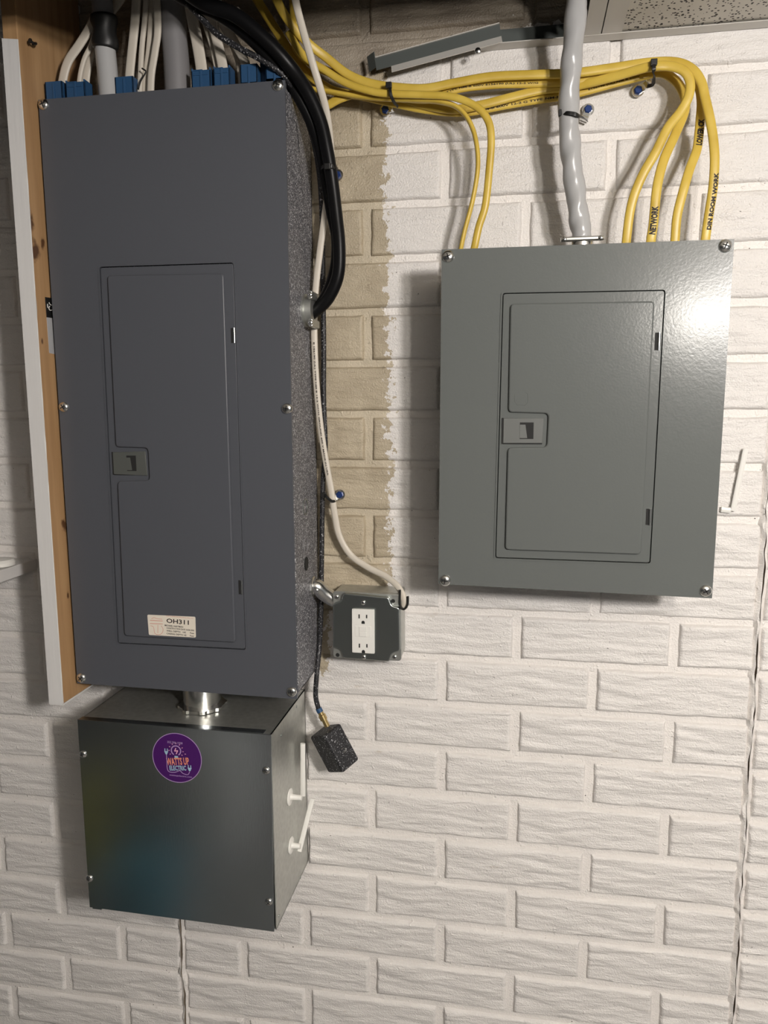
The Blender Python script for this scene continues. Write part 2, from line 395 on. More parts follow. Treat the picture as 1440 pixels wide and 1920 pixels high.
for s in SEAMS:                             # ragged cement ridge where two form panels met
    mb = MB(); z = ROWZ(20.4); vs = []; n = 0
    while z < ROWZ(-6):
        x = s*BW + noise.noise((z*9, s, 3))*.004 + noise.noise((z*45, s, 23))*.0022
        a = .0012 + .0050*abs(noise.noise((z*48, s, 1))) + .003*max(0, noise.noise((z*14, s, 41))); b = .0010 + .0055*abs(noise.noise((z*52, s, 8)))
        y = .0005 - .0075*abs(noise.noise((z*34, s, 5))); y2 = .0015 - .006*abs(noise.noise((z*29, s, 77))); g = .0006 + .0022*max(0, noise.noise((z*22, s, 15)))
        vs += [(x - a - .0045, .006, z), (x - a, y + .001, z), (x - g, y, z), (x, .0105, z), (x + g, y2, z), (x + b, y2 + .001, z), (x + b + .0045, .006, z)]; n += 1
        z += .0035 + random.random()*.003
    mb.add(vs, [(i*7 + k, i*7 + k + 1, (i + 1)*7 + k + 1, (i + 1)*7 + k) for i in range(n - 1) for k in range(6)])
    mb.m = [1 if k % 6 in (2, 3) else 0 for k in range(len(mb.f))]
    mb.build('mortar_ridge', [M_MORTAR, M_CRACK], wall, smooth=True)
CZ = ZO + .0855                             # drop ceiling height
tag(MB().box((-2.4, -4.2, -.1), (2.6, .12, 0)).build('floor', M_FLOOR), kind='structure')
tag(MB().box((-2.4, -4.3, 0), (2.6, -4.2, ZO + .75)).build('wall_front', M_ROOM), kind='structure')
tag(MB().box((-2.5, -4.3, 0), (-2.4, .12, ZO + .75)).build('wall_left', M_ROOM), kind='structure')
tag(MB().box((2.6, -4.3, 0), (2.7, .12, ZO + .75)).build('wall_right', M_ROOM), kind='structure')
# floor deck and joists over the open part
deck = tag(MB().box((-2.5, -4.3, ZO + .75), (2.7, .12, ZO + .80)).build('ceiling', M_JOIST), kind='structure')
for i in range(5):
    x = -1.9 + i*.41; MB().box((x, -4.2, ZO + .55), (x + .04, .0, ZO + .75)).build('joist', M_JOIST, deck)
XT = at(1160, 58, .02).x; XM = at(1095, 70, .02).x; XN = at(1127, 66, .02).x
drop = thing('ceiling', None, None, (1.2, -1, CZ)); tag(drop, kind='structure')
for i in range(4):
    for j in range(7):
        x0 = XT - .004 + i*.6; y1 = -.004 - j*.61
        if y1 - .6 < -4.2 or x0 > 2.4: continue
        MB().box((x0, y1 - .594, CZ + .003), (min(x0 + .594, 2.58), y1, CZ + .018)).build('ceiling_tile', M_TILE, drop)
for j in range(1, 7):
    for i in range(4):
        x0 = XM - .6 - i*.6; y1 = .322 - j*.61  # unseen tiles, near edge shaped to shade the space above the ceiling
        if y1 - .6 < -4.2: continue
        MB().box((x0, y1 - .594, CZ + .003), (x0 + .594, y1, CZ + .018)).build('ceiling_tile', M_TILE, drop)
def tee(mb, x0, x1, y0, y1):
    mb.box((x0, y0, CZ), (x1, y1, CZ + .0012)); xm = (x0 + x1)/2; mb.box((xm - .002, y0, CZ + .0012), (xm + .002, y1, CZ + .034)); return mb
tee(MB(), XM, XN - .0008, -4.2, -.022).build('main_runner', M_CEIL, drop)
mb = MB(); mb.box((XN + .0008, -4.2, CZ + .0004), (XT + .004, -.022, CZ + .0016)); mb.box((XN + .0008, -4.2, CZ + .0016), (XN + .0026, -.022, CZ + .03)); mb.build('edge_angle', M_CEIL, drop)
for j in range(1, 7):
    MB().box((XM, -.008 - j*.61 - .012, CZ), (2.6, -.008 - j*.61 + .012, CZ + .0012)).build('cross_runner', M_CEIL, drop)
    MB().box((XM - 2.4, .318 - j*.61 - .012, CZ), (XM, .318 - j*.61 + .012, CZ + .0012)).build('cross_runner', M_CEIL, drop)
for i in (1, 2, 3): MB().box((XT - .007 + i*.6 - .012, -4.2, CZ), (XT - .007 + i*.6 + .012, -.022, CZ + .0014)).build('main_runner', M_CEIL, drop)
# wall angle under the tiles, and its torn-off end
XA = at(888, 92, .02).x
mb = MB(); mb.box((XA, -.023, CZ - .0004), (2.6, -.0018, CZ + .0008)); mb.box((XA, -.0032, CZ + .0008), (2.6, -.0018, CZ + .026), 1)
tag(mb.build('trim_1', [M_CEIL, M_CEIL_BACK]), kind='structure')
ang = thing('loose_wall_angle', 'bent grey metal ceiling angle with a torn end sagging above the yellow cables', 'metal angle', at(706, 142, .03))
A0, A1 = at(706, 132, .026), at(940, 68, .026)
dv = (A1 - A0).normalized(); nv = Vector((0, -1, 0)); nv = (nv - dv*nv.dot(dv)).normalized(); uv = dv.cross(nv).normalized()
if uv.z < 0: uv = -uv
def Lbar(mb, a, b, wleg, vleg, t=.0012, cut=.022):
    mb.obox((a + b)/2 + uv*vleg/2, (b - a)/2, nv*t/2, uv*vleg/2, 1)
    a2 = a + dv*cut; fl = (nv*.55 - uv*.83).normalized(); mb.obox((a2 + b)/2 + fl*wleg/2, (b - a2)/2, fl*wleg/2, fl.cross(dv)*t/2, 0)
    mb.obox((a + b)/2 + uv*vleg + nv*.001, (b - a)/2, nv*.0017, uv*.0006, 0)
mb = MB(); Lbar(mb, A0, A1, .013, .017); mb.build('angle_strip', [M_CEIL, M_CEIL_BACK], ang)
e0 = A0 + uv*.0105; mb = MB(); q = at(692, 108, .05)
mb.obox(e0 + nv*.006 - dv*.004, dv*.006 + nv*.005, uv*.0105, nv.cross(uv)*.0006, 1); mb.build('torn_tab', [M_CEIL, M_CEIL_BACK], ang)
MB().lathe(at(896, 95, .046), (0, -1, 0), [(0, .0042), (.001, .004), (.0022, .002)], 14).build('rivet', M_STEEL, ang, smooth=True)

# ------------------------------------------------------------------ fasteners
def pan_screw(parent, c, r, rot=.4, slots='cross', m=None):
    mb = MB(); c = Vector(c)
    mb.lathe(c, (0, -1, 0), [(-.002, r*.98), (.0, r*1.0), (r*.22, r*.93), (r*.42, r*.72), (r*.52, r*.42), (r*.56, r*.12)], 22, 0)
    for k in range(2 if slots == 'cross' else 1):
        a = rot + k*math.pi/2; d = Vector((math.cos(a), 0, math.sin(a))); e = Vector((-math.sin(a), 0, math.cos(a)))
        L = r*.5 if slots == 'cross' else r*.86
        mb.obox(c + Vector((0, -r*.50, 0)), d*L, Vector((0, r*.08, 0)), e*r*.085, 1)
    return mb.build('screw', [m or M_STEEL, M_DARK], parent, smooth=True)

# ------------------------------------------------------------------ breaker panels
def breaker_panel(name, label, d, cover, door, dr, inner, inner_r, notchless, latch, hinges, screws, m, ml, body_in, srad, cavity):
    C = xz(cover, d); base = ((C[2][0] + C[3][0])/2, -d/2, min(C[2][1], C[3][1]))
    t = thing(name, label, 'electrical panel', base)
    TH = .0035
    D = xz(door, d)
    cx = sum(p[0] for p in D)/4; cz = sum(p[1] for p in D)/4
    g = .0011
    Do = [(p[0] + g*(1 if p[0] > cx else -1), p[1] + g*(1 if p[1] > cz else -1)) for p in D]
    inn = rounded(Do[::-1], .004, 4)
    # same number of points on the outside
    O = C[::-1]; n = len(inn); out = []
    per = n//4
    for k in range(4):
        for q in range(per): out.append(O[k])
    mb = MB()
    mb.ring(ccw(out) if False else out, inn, -d, -d + TH)
    cv = mb.build('cover', m, t, smooth=True)
    b = cv.modifiers.new('edge', 'BEVEL'); b.width = .0009; b.segments = 2; b.limit_method = 'ANGLE'; b.angle_limit = math.radians(50)
    # folded rim of the cover
    mb = MB(); Bo = [(C[0][0] + .001, C[0][1] - .001), (C[1][0] - .001, C[1][1] - .001), (C[2][0] - .001, C[2][1] + .001), (C[3][0] + .001, C[3][1] + .001)]
    Bi = [(C[0][0] + .003, C[0][1] - .003), (C[1][0] - .003, C[1][1] - .003), (C[2][0] - .003, C[2][1] + .003), (C[3][0] + .003, C[3][1] + .003)]
    mb.ring(Bo[::-1], Bi[::-1], -d + TH, -d + .010); mb.build('cover_rim', m, t)
    # formed lip round the door opening
    lip = [(p[0] + .0022*(1 if p[0] > cx else -1), p[1] + .0022*(1 if p[1] > cz else -1)) for p in Do]
    mb = MB(); mb.ring(rounded(lip[::-1], .0055, 4), inn, -d - .0011, -d + .0005); lp = mb.build('door_lip', m, t, smooth=True, bevel=.0006)
    # door: flat leaf, raised field, latch, hinges
    leaf = MB().prism(rounded(D[::-1], .0035, 4), -d + .0002, -d + TH).build('door', m, t, smooth=True, bevel=.0005)
    I = rounded(xz(inner, d), inner_r, 5)
    fld = MB().prism(I, -d - .0042, -d + .0004).build('raised_field', m, leaf, smooth=True, bevel=.0034, seg=4)
    L = xz(latch, d); q = MB(); q.prism(L[::-1], -d - .0016, -d + .0018)
    lt = q.build('latch', ml, leaf, smooth=True, bevel=.0007)
    K = xz(cavity, d); k0, k1 = K[0], K[2]; wK = k1[0] - k0[0]
    q = MB(); q.box((k0[0], -d - .0019, k1[1]), (k1[0], -d - .0012, k0[1]), 1)
    q.add([(k0[0], -d - .0021, k1[1] + .0012), (k0[0] + wK*.55, -d - .00195, k1[1] + .0012), (k0[0] + wK*.40, -d - .00195, k0[1] - .003), (k0[0], -d - .0021, k0[1] - .003)], [(0, 1, 2, 3)], 0)
    q.build('finger_slot', [ml, M_DARK], leaf)
    lx0 = L[0][0]; q = MB(); q.box((lx0 - .0022, -d - .0006, L[3][1] - .0008), (lx0 - .0001, -d - .0001, L[0][1] + .0004), 0); q.box((lx0 - .0005, -d - .0006, L[3][1] - .0013), (L[1][0] - .001, -d - .0001, L[3][1] - .0001), 0)
    q.build('latch_gap', M_DARK, leaf)
    for (hx, hy, hh) in hinges:
        a = at(hx, hy - hh/2, d); b2 = at(hx, hy + hh/2, d)
        q = MB(); q.box((a.x - .0042, -d - .0004, b2.z), (a.x - .0006, -d + .0004, a.z), 1)
        q.lathe((a.x + .0010, -d - .0008, b2.z), (0, 0, 1), [(0, .0019), (a.z - b2.z, .0019)], 12, 0)
        q.build('hinge', [M_STEEL, M_DARK], leaf, smooth=True)
    for i, (sx, sy) in enumerate(screws): pan_screw(t, at(sx, sy, d), srad, .3 + i*.9, 'cross' if i % 2 == 0 or srad > .007 else 'slot')
    xL, xR, zT, zB = body_in
    return t, C, leaf
P1 = .1335
LC = [(72, 187), (534, 150), (557, 1311), (145, 1281)]
inner1 = [(203, 517), (421, 513), (443, 1204), (235, 1191), (222, 902), (282, 900), (279, 840), (219, 838)]
lp, C1, leaf1 = breaker_panel('breaker_panel', 'tall slate-grey breaker panel beside the wooden board with cream label on its door', P1, LC,
    [(188, 502), (437, 494), (460, 1217), (222, 1205)], None, [p for p in inner1][::-1], [.006, .004, .006, .006, .006, .009, .004, .009][::-1] if False else .006,
    None, [(212, 848), (273, 846), (277, 892), (214, 889)], [(438, 629, 28), (452, 1101, 26)],
    [(82, 196), (521, 160), (120, 763), (538, 766), (153, 1271), (547, 1297)], M_PANEL_OLD, M_LATCH, (0, 0, 0, 0), .0082, [(238, 854), (256, 853), (257, 883), (239, 883)])
# its body, with knockouts on the side that shows
x0, x1 = C1[0][0] + .006, at(592, 760, 0).x; zt, zb = C1[0][1] - .007, C1[3][1] + .006
mb = MB()
mb.box((x0, -P1 + .011, zt - .0015), (x1, -.0005, zt)); mb.box((x0, -P1 + .011, zb), (x1, -.0005, zb + .0015))
mb.box((x0, -P1 + .011, zb), (x0 + .0015, -.0005, zt)); mb.box((x1 - .0015, -P1 + .0036, zb), (x1, -.0005, zt)); mb.box((x0, -.003, zb), (x1, -.0008, zt))
body1 = mb.build('enclosure', M_SPECK, lp)
def side(px, py): return atx(px, py, x1)
for (px, py, r, kind) in [(571, 840, .011, 0), (572, 950, .0125, 1), (573, 1022, .0125, 0), (574, 1057, .011, 2), (581, 660, .018, 0)]:
    c = side(px, py); q = MB()
    if kind == 2: q.lathe(c, (1, 0, 0), [(-.001, r), (.0006, r)], 28, 0); q.lathe(c + Vector((.0004, -.001, 0)), (1, 0, 0), [(0, r*.8), (.0012, r*.8)], 28, 0); q.build('open_knockout', M_DARK, lp, smooth=True)
    else:
        prof = [(-.001, r), (.0012, r), (.0016, r - .001), (.0012, r - .002), (-.001, r - .002)]
        q.lathe(c, (1, 0, 0), prof, 30, 0); q.build('knockout', M_PIPE if not kind else M_PLATE, lp, smooth=True)
q = MB(); R_ = []
cc = side(556, 262); 
for k in range(14):
    a = math.radians(95 - k*6.5); R_.append(Vector((x1 + .0002, cc.y + .0 + .022*math.cos(a) - .01, cc.z - .022 + .045*math.sin(a))))
sweep(q, R_, .0006, .0006, 6); q.build('stamped_arc', M_DARK, lp)
RC = [(828, 468), (1377, 448), (1335, 1122), (822, 1095)]
P2 = .132
rp, C2, leaf2 = breaker_panel('breaker_panel', 'wide light-grey breaker panel under the yellow cables with bright highlight at its right', P2, RC,
    [(944, 551), (1246, 545), (1218, 1055), (930, 1045)], None, [(957, 570), (1227, 565), (1201, 1039), (947, 1030), (952, 839), (1025, 838), (1028, 775), (953, 773)][::-1], .006,
    None, [(944, 784), (1019, 784), (1017, 831), (943, 831)], [(1235, 640, 33), (1218, 969, 30)],
    [(840, 481), (1359.6, 461), (1323, 1107.5), (834.6, 1088)], M_PANEL, M_LATCH_NEW, (0, 0, 0, 0), .0085, [(975, 792), (1001, 792), (1000, 823), (974, 823)])
mb = MB(); X0, X1, ZT2, ZB2 = C2[0][0] + .012, C2[2][0] - .012, C2[0][1] - .012, C2[3][1] + .012
mb.box((X0, -P2 + .0105, ZB2), (X1, -.0005, ZT2)); mb.build('enclosure', M_PANEL, rp, bevel=.001)
U_ = pxs([(965, 739), (965, 752), (969, 759), (984, 760), (990, 754), (990, 738), (986, 736)], P2 + .0043)
sweep(q := MB(), U_, .0004, .0003, 6); q.build('stamped_mark', M_PANEL, leaf2, smooth=True)

# cream label on the tall panel's door
Lb = xz([(277, 1152), (367, 1156), (368, 1195), (280, 1190)], P1 + .0031)
lab = MB(); lab.prism(rounded(Lb[::-1], .0022, 3), -P1 - .0046, -P1 - .0042, 0)
q = lambda px, py: at(px, py, P1 + .0048)
letters(lab, 'OH311', q(333, 1165.5), .0072, .0365, -.045, .02, 1)
for k, (s, wd) in enumerate([('MICHAEL HARTMAN', .030), ('CONSTRUCTION DATE 10-04-2000', .045), ('WELL DEPTH   145      Feet', .045), ('CASING DEPTH 43     Feet', .045)]):
    x = 326 if k == 0 else 338; letters(lab, s, q(x, 1174 + k*5.2 + (0.6 if k else 0)), .0026, wd, -.045, .02, 1)
letters(lab, 'NORTH AMERICAN DRILLING & WELL, INC', q(337, 1157.3), .0016, .044, -.045, 0, 2)
for (a, b) in [((281, 1163), (305, 1164.5)), ((281, 1169), (305, 1170))]:
    A, B = q(*a), q(*b); lab.obox((A + B)/2, (B - A)/2, Vector((0, .00005, 0)), Vector((0, 0, .0004)), 2)
for pl_ in [[(282, 1173), (288, 1176), (290, 1187), (296, 1190), (303, 1188), (306, 1180), (302, 1173)], [(284, 1160), (289, 1158), (294, 1160), (304, 1161)], [(296, 1172), (296, 1187)]]:
    P = spline([q(*p) for p in pl_], 3); sweep(lab, P, .0003, .0001, 4, 2)
tag(lab.build('label_sticker', [M_LABEL, M_INK, M_RED]), 'cream sticker printed OH311 at the foot of the tall panel door', 'sticker')

# ------------------------------------------------------------------ galvanized trough box under the tall panel
PB = .1826
BC = xz([(145, 1350), (507, 1379), (513, 1746), (168, 1700)], PB); bx0, bx1 = BC[0][0] + .001, BC[1][0] + .0005
bzt, bzb = (BC[0][1] + BC[1][1])/2, (BC[2][1] + BC[3][1])/2
tb = thing('wiring_trough', 'square galvanized steel box with purple sticker hanging below the tall breaker panel', 'junction box', ((bx0 + bx1)/2, -PB/2, bzb))
mb = MB(); T_ = .0014
mb.box((bx0, -PB + .002, bzt - T_), (bx1, -.0005, bzt)); mb.box((bx0, -PB + .002, bzb), (bx1, -.0005, bzb + T_))
mb.box((bx0, -PB + .002, bzb), (bx0 + T_, -.0005, bzt)); mb.box((bx1 - T_, -PB + .002, bzb), (bx1, -.0005, bzt)); mb.box((bx0, -.003, bzb), (bx1, -.0006, bzt))
mb.build('enclosure', M_GALV, tb)
mb = MB(); F = [(BC[0][0], BC[0][1] + .001), (BC[1][0] + .001, BC[1][1] + .001), (BC[2][0] + .001, BC[2][1] - .001), (BC[3][0], BC[3][1] - .001)]
mb.prism(F[::-1], -PB, -PB + .0016); mb.box((F[0][0], -PB + .0016, bzt + .0001), (F[1][0] - .012, -PB + .014, bzt + .0011))
mb.box((F[0][0] + .004, -PB + .001, F[3][1] - .003), (F[0][0] + .020, -PB + .012, F[3][1] + .002))
mb.build('front_cover', M_GALV_D, tb, bevel=.0004)
for i, (sx, sy) in enumerate([(156, 1414), (499, 1445), (168, 1647), (504, 1691)]): pan_screw(tb, at(sx, sy, PB), .0062, .3 + i*.7)
for (px, py) in [(527, 1379), (556, 1325), (563, 1645), (523, 1717)]:
    c = atx(px, py, bx1); MB().lathe(c, (1, 0, 0), [(-.001, .0022), (.0008, .0022), (.0014, .001)], 12).build('rivet', M_PLATE, tb, smooth=True)
# sticker
sc = at(332, 1421, PB); sr = (at(378, 1421, PB).x - at(286, 1421, PB).x)/2
sk = MB(); sk.lathe((sc.x, -PB + .0000, sc.z), (0, -1, 0), [(0, sr), (.0004, sr)], 48, 0)
sk.lathe((sc.x, -PB - .0003, sc.z), (0, -1, 0), [(0, sr), (.0002, sr), (.0002, sr*.975), (.0, sr*.975)], 48, 1)
q = lambda u, v: Vector((sc.x + u*sr, -PB - .0009, sc.z + v*sr))
letters(sk, '352 586-1508', q(-.05, .62), sr*.085, sr*.62, -.02, .01, 1)
letters(sk, 'wattsupelectric.com', q(.12, -.72), sr*.085, sr*.92, -.02, .01, 1)
letters(sk, 'WATTS UP', q(.03, -.13), sr*.30, sr*.92, .10, .03, 2)
letters(sk, 'ELECTRIC', q(.02, -.40), sr*.20, sr*.68, .08, .03, 3)
def ringp(c, r, a0, a1, n=24): return [c + Vector((math.cos(math.radians(a0 + (a1 - a0)*i/n)), 0, math.sin(math.radians(a0 + (a1 - a0)*i/n))))*r for i in range(n + 1)]
sweep(sk, ringp(q(-.02, .30), sr*.19, -60, 240), sr*.022, .0001, 4, 1)
sk.obox(q(-.02, .05), Vector((sr*.07, 0, 0)), Vector((0, .0001, 0)), Vector((0, 0, sr*.035)), 3)
for a, b in [((-.02, .40), (-.08, .27)), ((-.08, .27), (.05, .31)), ((.05, .31), (-.02, .16))]:
    A, B = q(*a), q(*b); sweep(sk, [A, B], sr*.018, .0001, 4, 4)
for k in range(9):
    a = math.radians(-35 + k*31); c = q(-.02, .30); d_ = Vector((math.cos(a), 0, math.sin(a))); sweep(sk, [c + d_*sr*.26, c + d_*sr*.31], sr*.012, .0001, 4, 4)
for (u, v) in [(-.42, .22), (.50, -.38)]:
    sk.add([q(u - .085, v + .03), q(u + .085, v + .03), q(u + .03, v - .10), q(u - .03, v - .10)][::-1], [(0, 1, 2, 3)], 3)
    for s in (-.05, .05): sk.obox(q(u + s, v + .08), Vector((sr*.016, 0, 0)), Vector((0, .0001, 0)), Vector((0, 0, sr*.055)), 3)
sweep(sk, spline([q(-.42, .12), q(-.41, -.1), q(-.41, -.45), q(-.33, -.58), q(-.1, -.58), q(.1, -.50), q(.22, -.60), q(.42, -.63), q(.50, -.50)], 4), sr*.013, .0001, 4, 1)
sweep(sk, [q(.35, .18), q(.35, .20)], sr*.03, .0001, 6, 4)
tag(sk.build('round_sticker', [M_PURPLE, M_LILAC, M_SALMON, M_SKY, M_PINK]), 'round purple company sticker with light bulb logo on the galvanized box', 'sticker')
# nipple joining panel and box
nc = atz(380, 1322, bzt + .002); nz = zb - .001
np_ = thing('conduit_nipple', 'short wide zinc pipe nipple with locknut between tall panel and galvanized box', 'pipe fitting', nc)
MB().lathe(nc, (0, 0, 1), [(-.002, .0295), (nz - nc.z + .0, .0295)], 40).build('nipple', M_STEEL, np_, smooth=True)
mb = MB(); seg = 64; vs = []; fs = []
for z in (-.0012, .0042):
    for k in range(seg):
        a = 2*math.pi*k/seg; r = .0365 + (.0025 if (k % 8) in (3, 4, 5) else 0); vs.append(nc + Vector((math.cos(a)*r, math.sin(a)*r, z)))
mb.add(vs, [(k, (k + 1) % seg, (k + 1) % seg + seg, k + seg) for k in range(seg)] + [tuple(range(seg))[::-1], tuple(range(seg, 2*seg))])
mb.build('locknut', M_STEEL, np_, bevel=.0005)
# white plastic anchors on the box side
def anchor(c, label, ln):
    t = thing('plastic_anchor', label, 'wall anchor', c)
    MB().lathe(c, (1, 0, 0), [(0, .0135), (.0012, .0135), (.002, .0125), (.0025, .0115)], 30).build('flange', M_WHITE, t, smooth=True)
    MB().lathe(c + Vector((.0022, 0, 0)), (1, 0, 0), [(0, .006), (.003, .0045), (ln, .0042)], 18).build('stem', M_WHITE, t, smooth=True)
anchor(atx(543, 1494, bx1 + .0004), 'white plastic disc anchor on galvanized box side, upper of the two', .018)
anchor(atx(545, 1585, bx1 + .0004), 'white plastic disc anchor on galvanized box side, lower of the two', .014)
def strap(a, b, r, label):
    P = [a.lerp(b, t/6) for t in range(7)]; mb = MB(); sweep(mb, P, r, r*.55, 12, flat=2.8); return tag(mb.build('anchor_strap', M_WHITE, smooth=True), label, 'plastic strap', 'cut off white plastic anchor straps')
strap(at(568, 1394, .055), at(568, 1492, .055), .0042, 'upright white plastic strap at the right edge of the galvanized box')
strap(at(586, 1497, .034), at(561, 1596, .062), .0042, 'slanting white plastic strap between the two disc anchors and brick wall')
strap(at(1398, 842, .006), at(1374, 958, .006), .0040, 'painted white rod leaning on the bricks right of the wide panel')
strap(at(1352, 955, .005), at(1370, 957, .005), .0045, 'short painted white stub lying flat beside the wide panel edge')

# ------------------------------------------------------------------ outlet box
PO = .062
OC = xz([(622, 1110), (750, 1118), (751, 1243), (622, 1236)], PO)
ob = thing('outlet_box', 'square galvanized outlet box with raised cover right of the tall panel', 'outlet box', ((OC[0][0] + OC[1][0])/2, -PO/2, OC[2][1]))
ox0, ox1, ozt, ozb = OC[0][0] + .001, OC[1][0] - .001, OC[0][1] - .0015, OC[3][1] + .001
mb = MB(); mb.box((ox0, -PO + .012, ozb), (ox1, -.0006, ozt)); mb.build('box', M_GALV, ob, bevel=.003)
mb = MB(); mb.prism(rounded(OC[::-1], .006, 4), -PO + .008, -PO + .012); mb.build('cover_flange', M_GALV, ob, smooth=True, bevel=.0008)
def ears(px):
    a, b, c, d_ = px; f = 20
    return [(a[0] + f, a[1]), (b[0] - f, b[1]), (b[0] - f + 5, b[1] + f - 5), (b[0], b[1] + f), (c[0], c[1] - f), (c[0] - f + 5, c[1] - f + 5), (c[0] - f, c[1]), (d_[0] + f, d_[1]), (d_[0] + f - 5, d_[1] - f + 5), (d_[0], d_[1] - f), (a[0], a[1] + f), (a[0] + f - 5, a[1] + f - 5)]
E_ = xz(ears([(624, 1112), (749, 1120), (750, 1241), (624, 1234)]), PO)
mb = MB(); mb.prism(rounded(E_[::-1], .0035, 4), -PO, -PO + .009); mb.build('raised_cover', M_PLATE, ob, smooth=True, bevel=.0022, seg=4)
oc2 = at(681.5, 1182, PO)
for (px, py, o) in [(631, 1119, 0), (737, 1127, 1), (633, 1228, 1), (740, 1232, 0)]:
    c = at(px, py, PO - .008)
    if o: MB().lathe(c, (0, -1, 0), [(-.001, .0032), (.0003, .0032)], 16).build('screw_hole', M_DARK, ob, smooth=True)
    else: pan_screw(ob, c, .0040, .5)
for (px, py) in [(681, 1130), (682, 1232)]: pan_screw(ob, at(px, py, PO), .0040, .9)
rc = thing('wall_outlet', 'white duplex safety outlet with two buttons set in the square metal box', 'outlet', at(682, 1224, PO))
RR = xz([(660.5, 1140.5), (702.5, 1142), (703, 1224.5), (661, 1222)], PO)
MB().prism(rounded(RR[::-1], .0016, 3), -PO - .0045, -PO - .0002).build('receptacle_face', M_WHITE, rc, smooth=True, bevel=.0008)
rw = RR[1][0] - RR[0][0]; yf = -PO - .0045; zc = (RR[0][1] + RR[2][1])/2; xc = (RR[0][0] + RR[2][0])/2; hh = RR[0][1] - RR[3][1]
for s in (1, -1):
    cz = zc + s*hh*.335 + .001
    for dx, hgt in ((-.0060, .0052), (.0060, .0045)): MB().box((xc + dx - .0010, yf - .0003, cz + .0015 - hgt), (xc + dx + .0010, yf + .0005, cz + .0015 + hgt*.25)).build('slot', M_DARK, rc)
    q = MB(); ring_ = [(xc + .0003 + .0026*math.cos(math.radians(a)), cz - .0098 + .0026*math.sin(math.radians(a))) for a in range(0, 181, 20)] + [(xc - .0023, cz - .0122), (xc + .0029, cz - .0122)]
    q.prism(ring_, yf - .0003, yf + .0005); q.build('ground_slot', M_DARK, rc)
MB().box((xc - .0128, yf - .0006, zc - .0088), (xc + .0128, yf + .0004, zc + .0088)).build('button_field', M_WHITE, rc, bevel=.0004)
for s in (1, -1): MB().box((xc - .0062, yf - .0016, zc + (.0004 if s > 0 else -.0080)), (xc + .0062, yf - .0005, zc + (.0080 if s > 0 else -.0004))).build('test_button', M_WHITE, rc, bevel=.0005)
# offset nipple from panel to outlet box
a = atx(588, 1102, x1); b = Vector((ox0 + .001, a.y + .004, at(620, 1124, .035).z)); a = Vector((x1 - .001, -.045, at(594, 1100, .045).z)); b.y = -.035
cn = thing('offset_connector', 'short zinc conduit connector joining tall panel and outlet box', 'pipe fitting', b)
sweep(q := MB(), spline([a, a + Vector((.010, 0, 0)), (a + b)/2, b - Vector((.006, 0, 0)), b], 5), .0125, .0125, 20); q.build('offset_pipe', M_STEEL, cn, smooth=True)
MB().lathe(a + Vector((.001, 0, 0)), (1, 0, 0), [(0, .017), (.004, .017), (.005, .015)], 10).build('locknut', M_STEEL, cn, bevel=.0006)
MB().lathe(a + Vector((.013, -.012, -.004)), (0, -1, 0), [(0, .003), (.004, .003)], 10).build('set_screw', M_STEEL, cn, smooth=True)

# ------------------------------------------------------------------ cables
def cable(name, label, cat, pts, w, h, m, group=None, tw=0.0, tw1=None, flat=2.0, n=8, d=None):
    P = spline(pxs(pts, d), n); mb = MB(); sweep(mb, P, w, h, 14, 0, tw, tw1, flat)
    return tag(mb.build(name, m, smooth='all'), label, cat, group), P
G = 'yellow flat cables strapped along the wall'
YA, PA = cable('yellow_cable', 'yellow cable curving farthest out, last to enter wide panel at its right corner', 'cable',
    [(505, -30, .10), (535, 30, .09), (575, 78, .075), (612, 108, .062), (650, 138, .055), (690, 155, .052), (735, 163, .052), (795, 166, .052), (850, 156, .05), (920, 144, .048), (1000, 140, .046), (1075, 137, .044), (1150, 127, .044), (1220, 117, .046), (1268, 117, .05), (1298, 130, .053), (1315, 154, .056), (1322, 183, .058), (1330, 217, .06), (1337, 258, .062), (1340, 300, .064), (1337, 351, .064), (1329, 403, .062), (1323, 446, .06), (1320, 475, .055)], .0062, .0031, M_YELLOW, G, flat=2.5)
YB, PB_ = cable('yellow_cable', 'yellow cable with a handwritten word halfway, third of the four at right entering wide panel', 'cable',
    [(548, -30, .07), (552, 30, .065), (556, 90, .055), (590, 122, .05), (640, 145, .045), (700, 172, .042), (735, 178, .042), (800, 186, .04), (860, 166, .04), (930, 158, .036), (1000, 156, .034), (1075, 152, .033), (1150, 138, .034), (1220, 126, .036), (1265, 125, .038), (1290, 138, .038), (1309, 160, .038), (1315, 190, .038), (1313, 225, .04), (1309, 266, .045), (1305, 286, .05), (1294, 315, .055), (1283, 351, .06), (1270, 403, .06), (1266, 446, .058), (1264, 475, .055)], .0062, .0031, M_YELLOW, G, flat=2.5)
YC, PC = cable('yellow_cable', 'yellow cable marked NETWORK in black near the top of wide panel', 'cable',
    [(470, -20, .05), (520, 60, .045), (565, 125, .038), (620, 168, .032), (680, 180, .03), (735, 192, .028), (800, 205, .026), (870, 210, .024), (950, 196, .022), (1010, 186, .022), (1075, 176, .022), (1150, 156, .024), (1205, 142, .026), (1238, 136, .026), (1265, 150, .026), (1282, 176, .028), (1284, 206, .034), (1266, 252, .045), (1245, 299, .055), (1232, 351, .06), (1225, 420, .06), (1221, 446, .06), (1219, 475, .055)], .0064, .0031, M_YELLOW, G, flat=2.5)
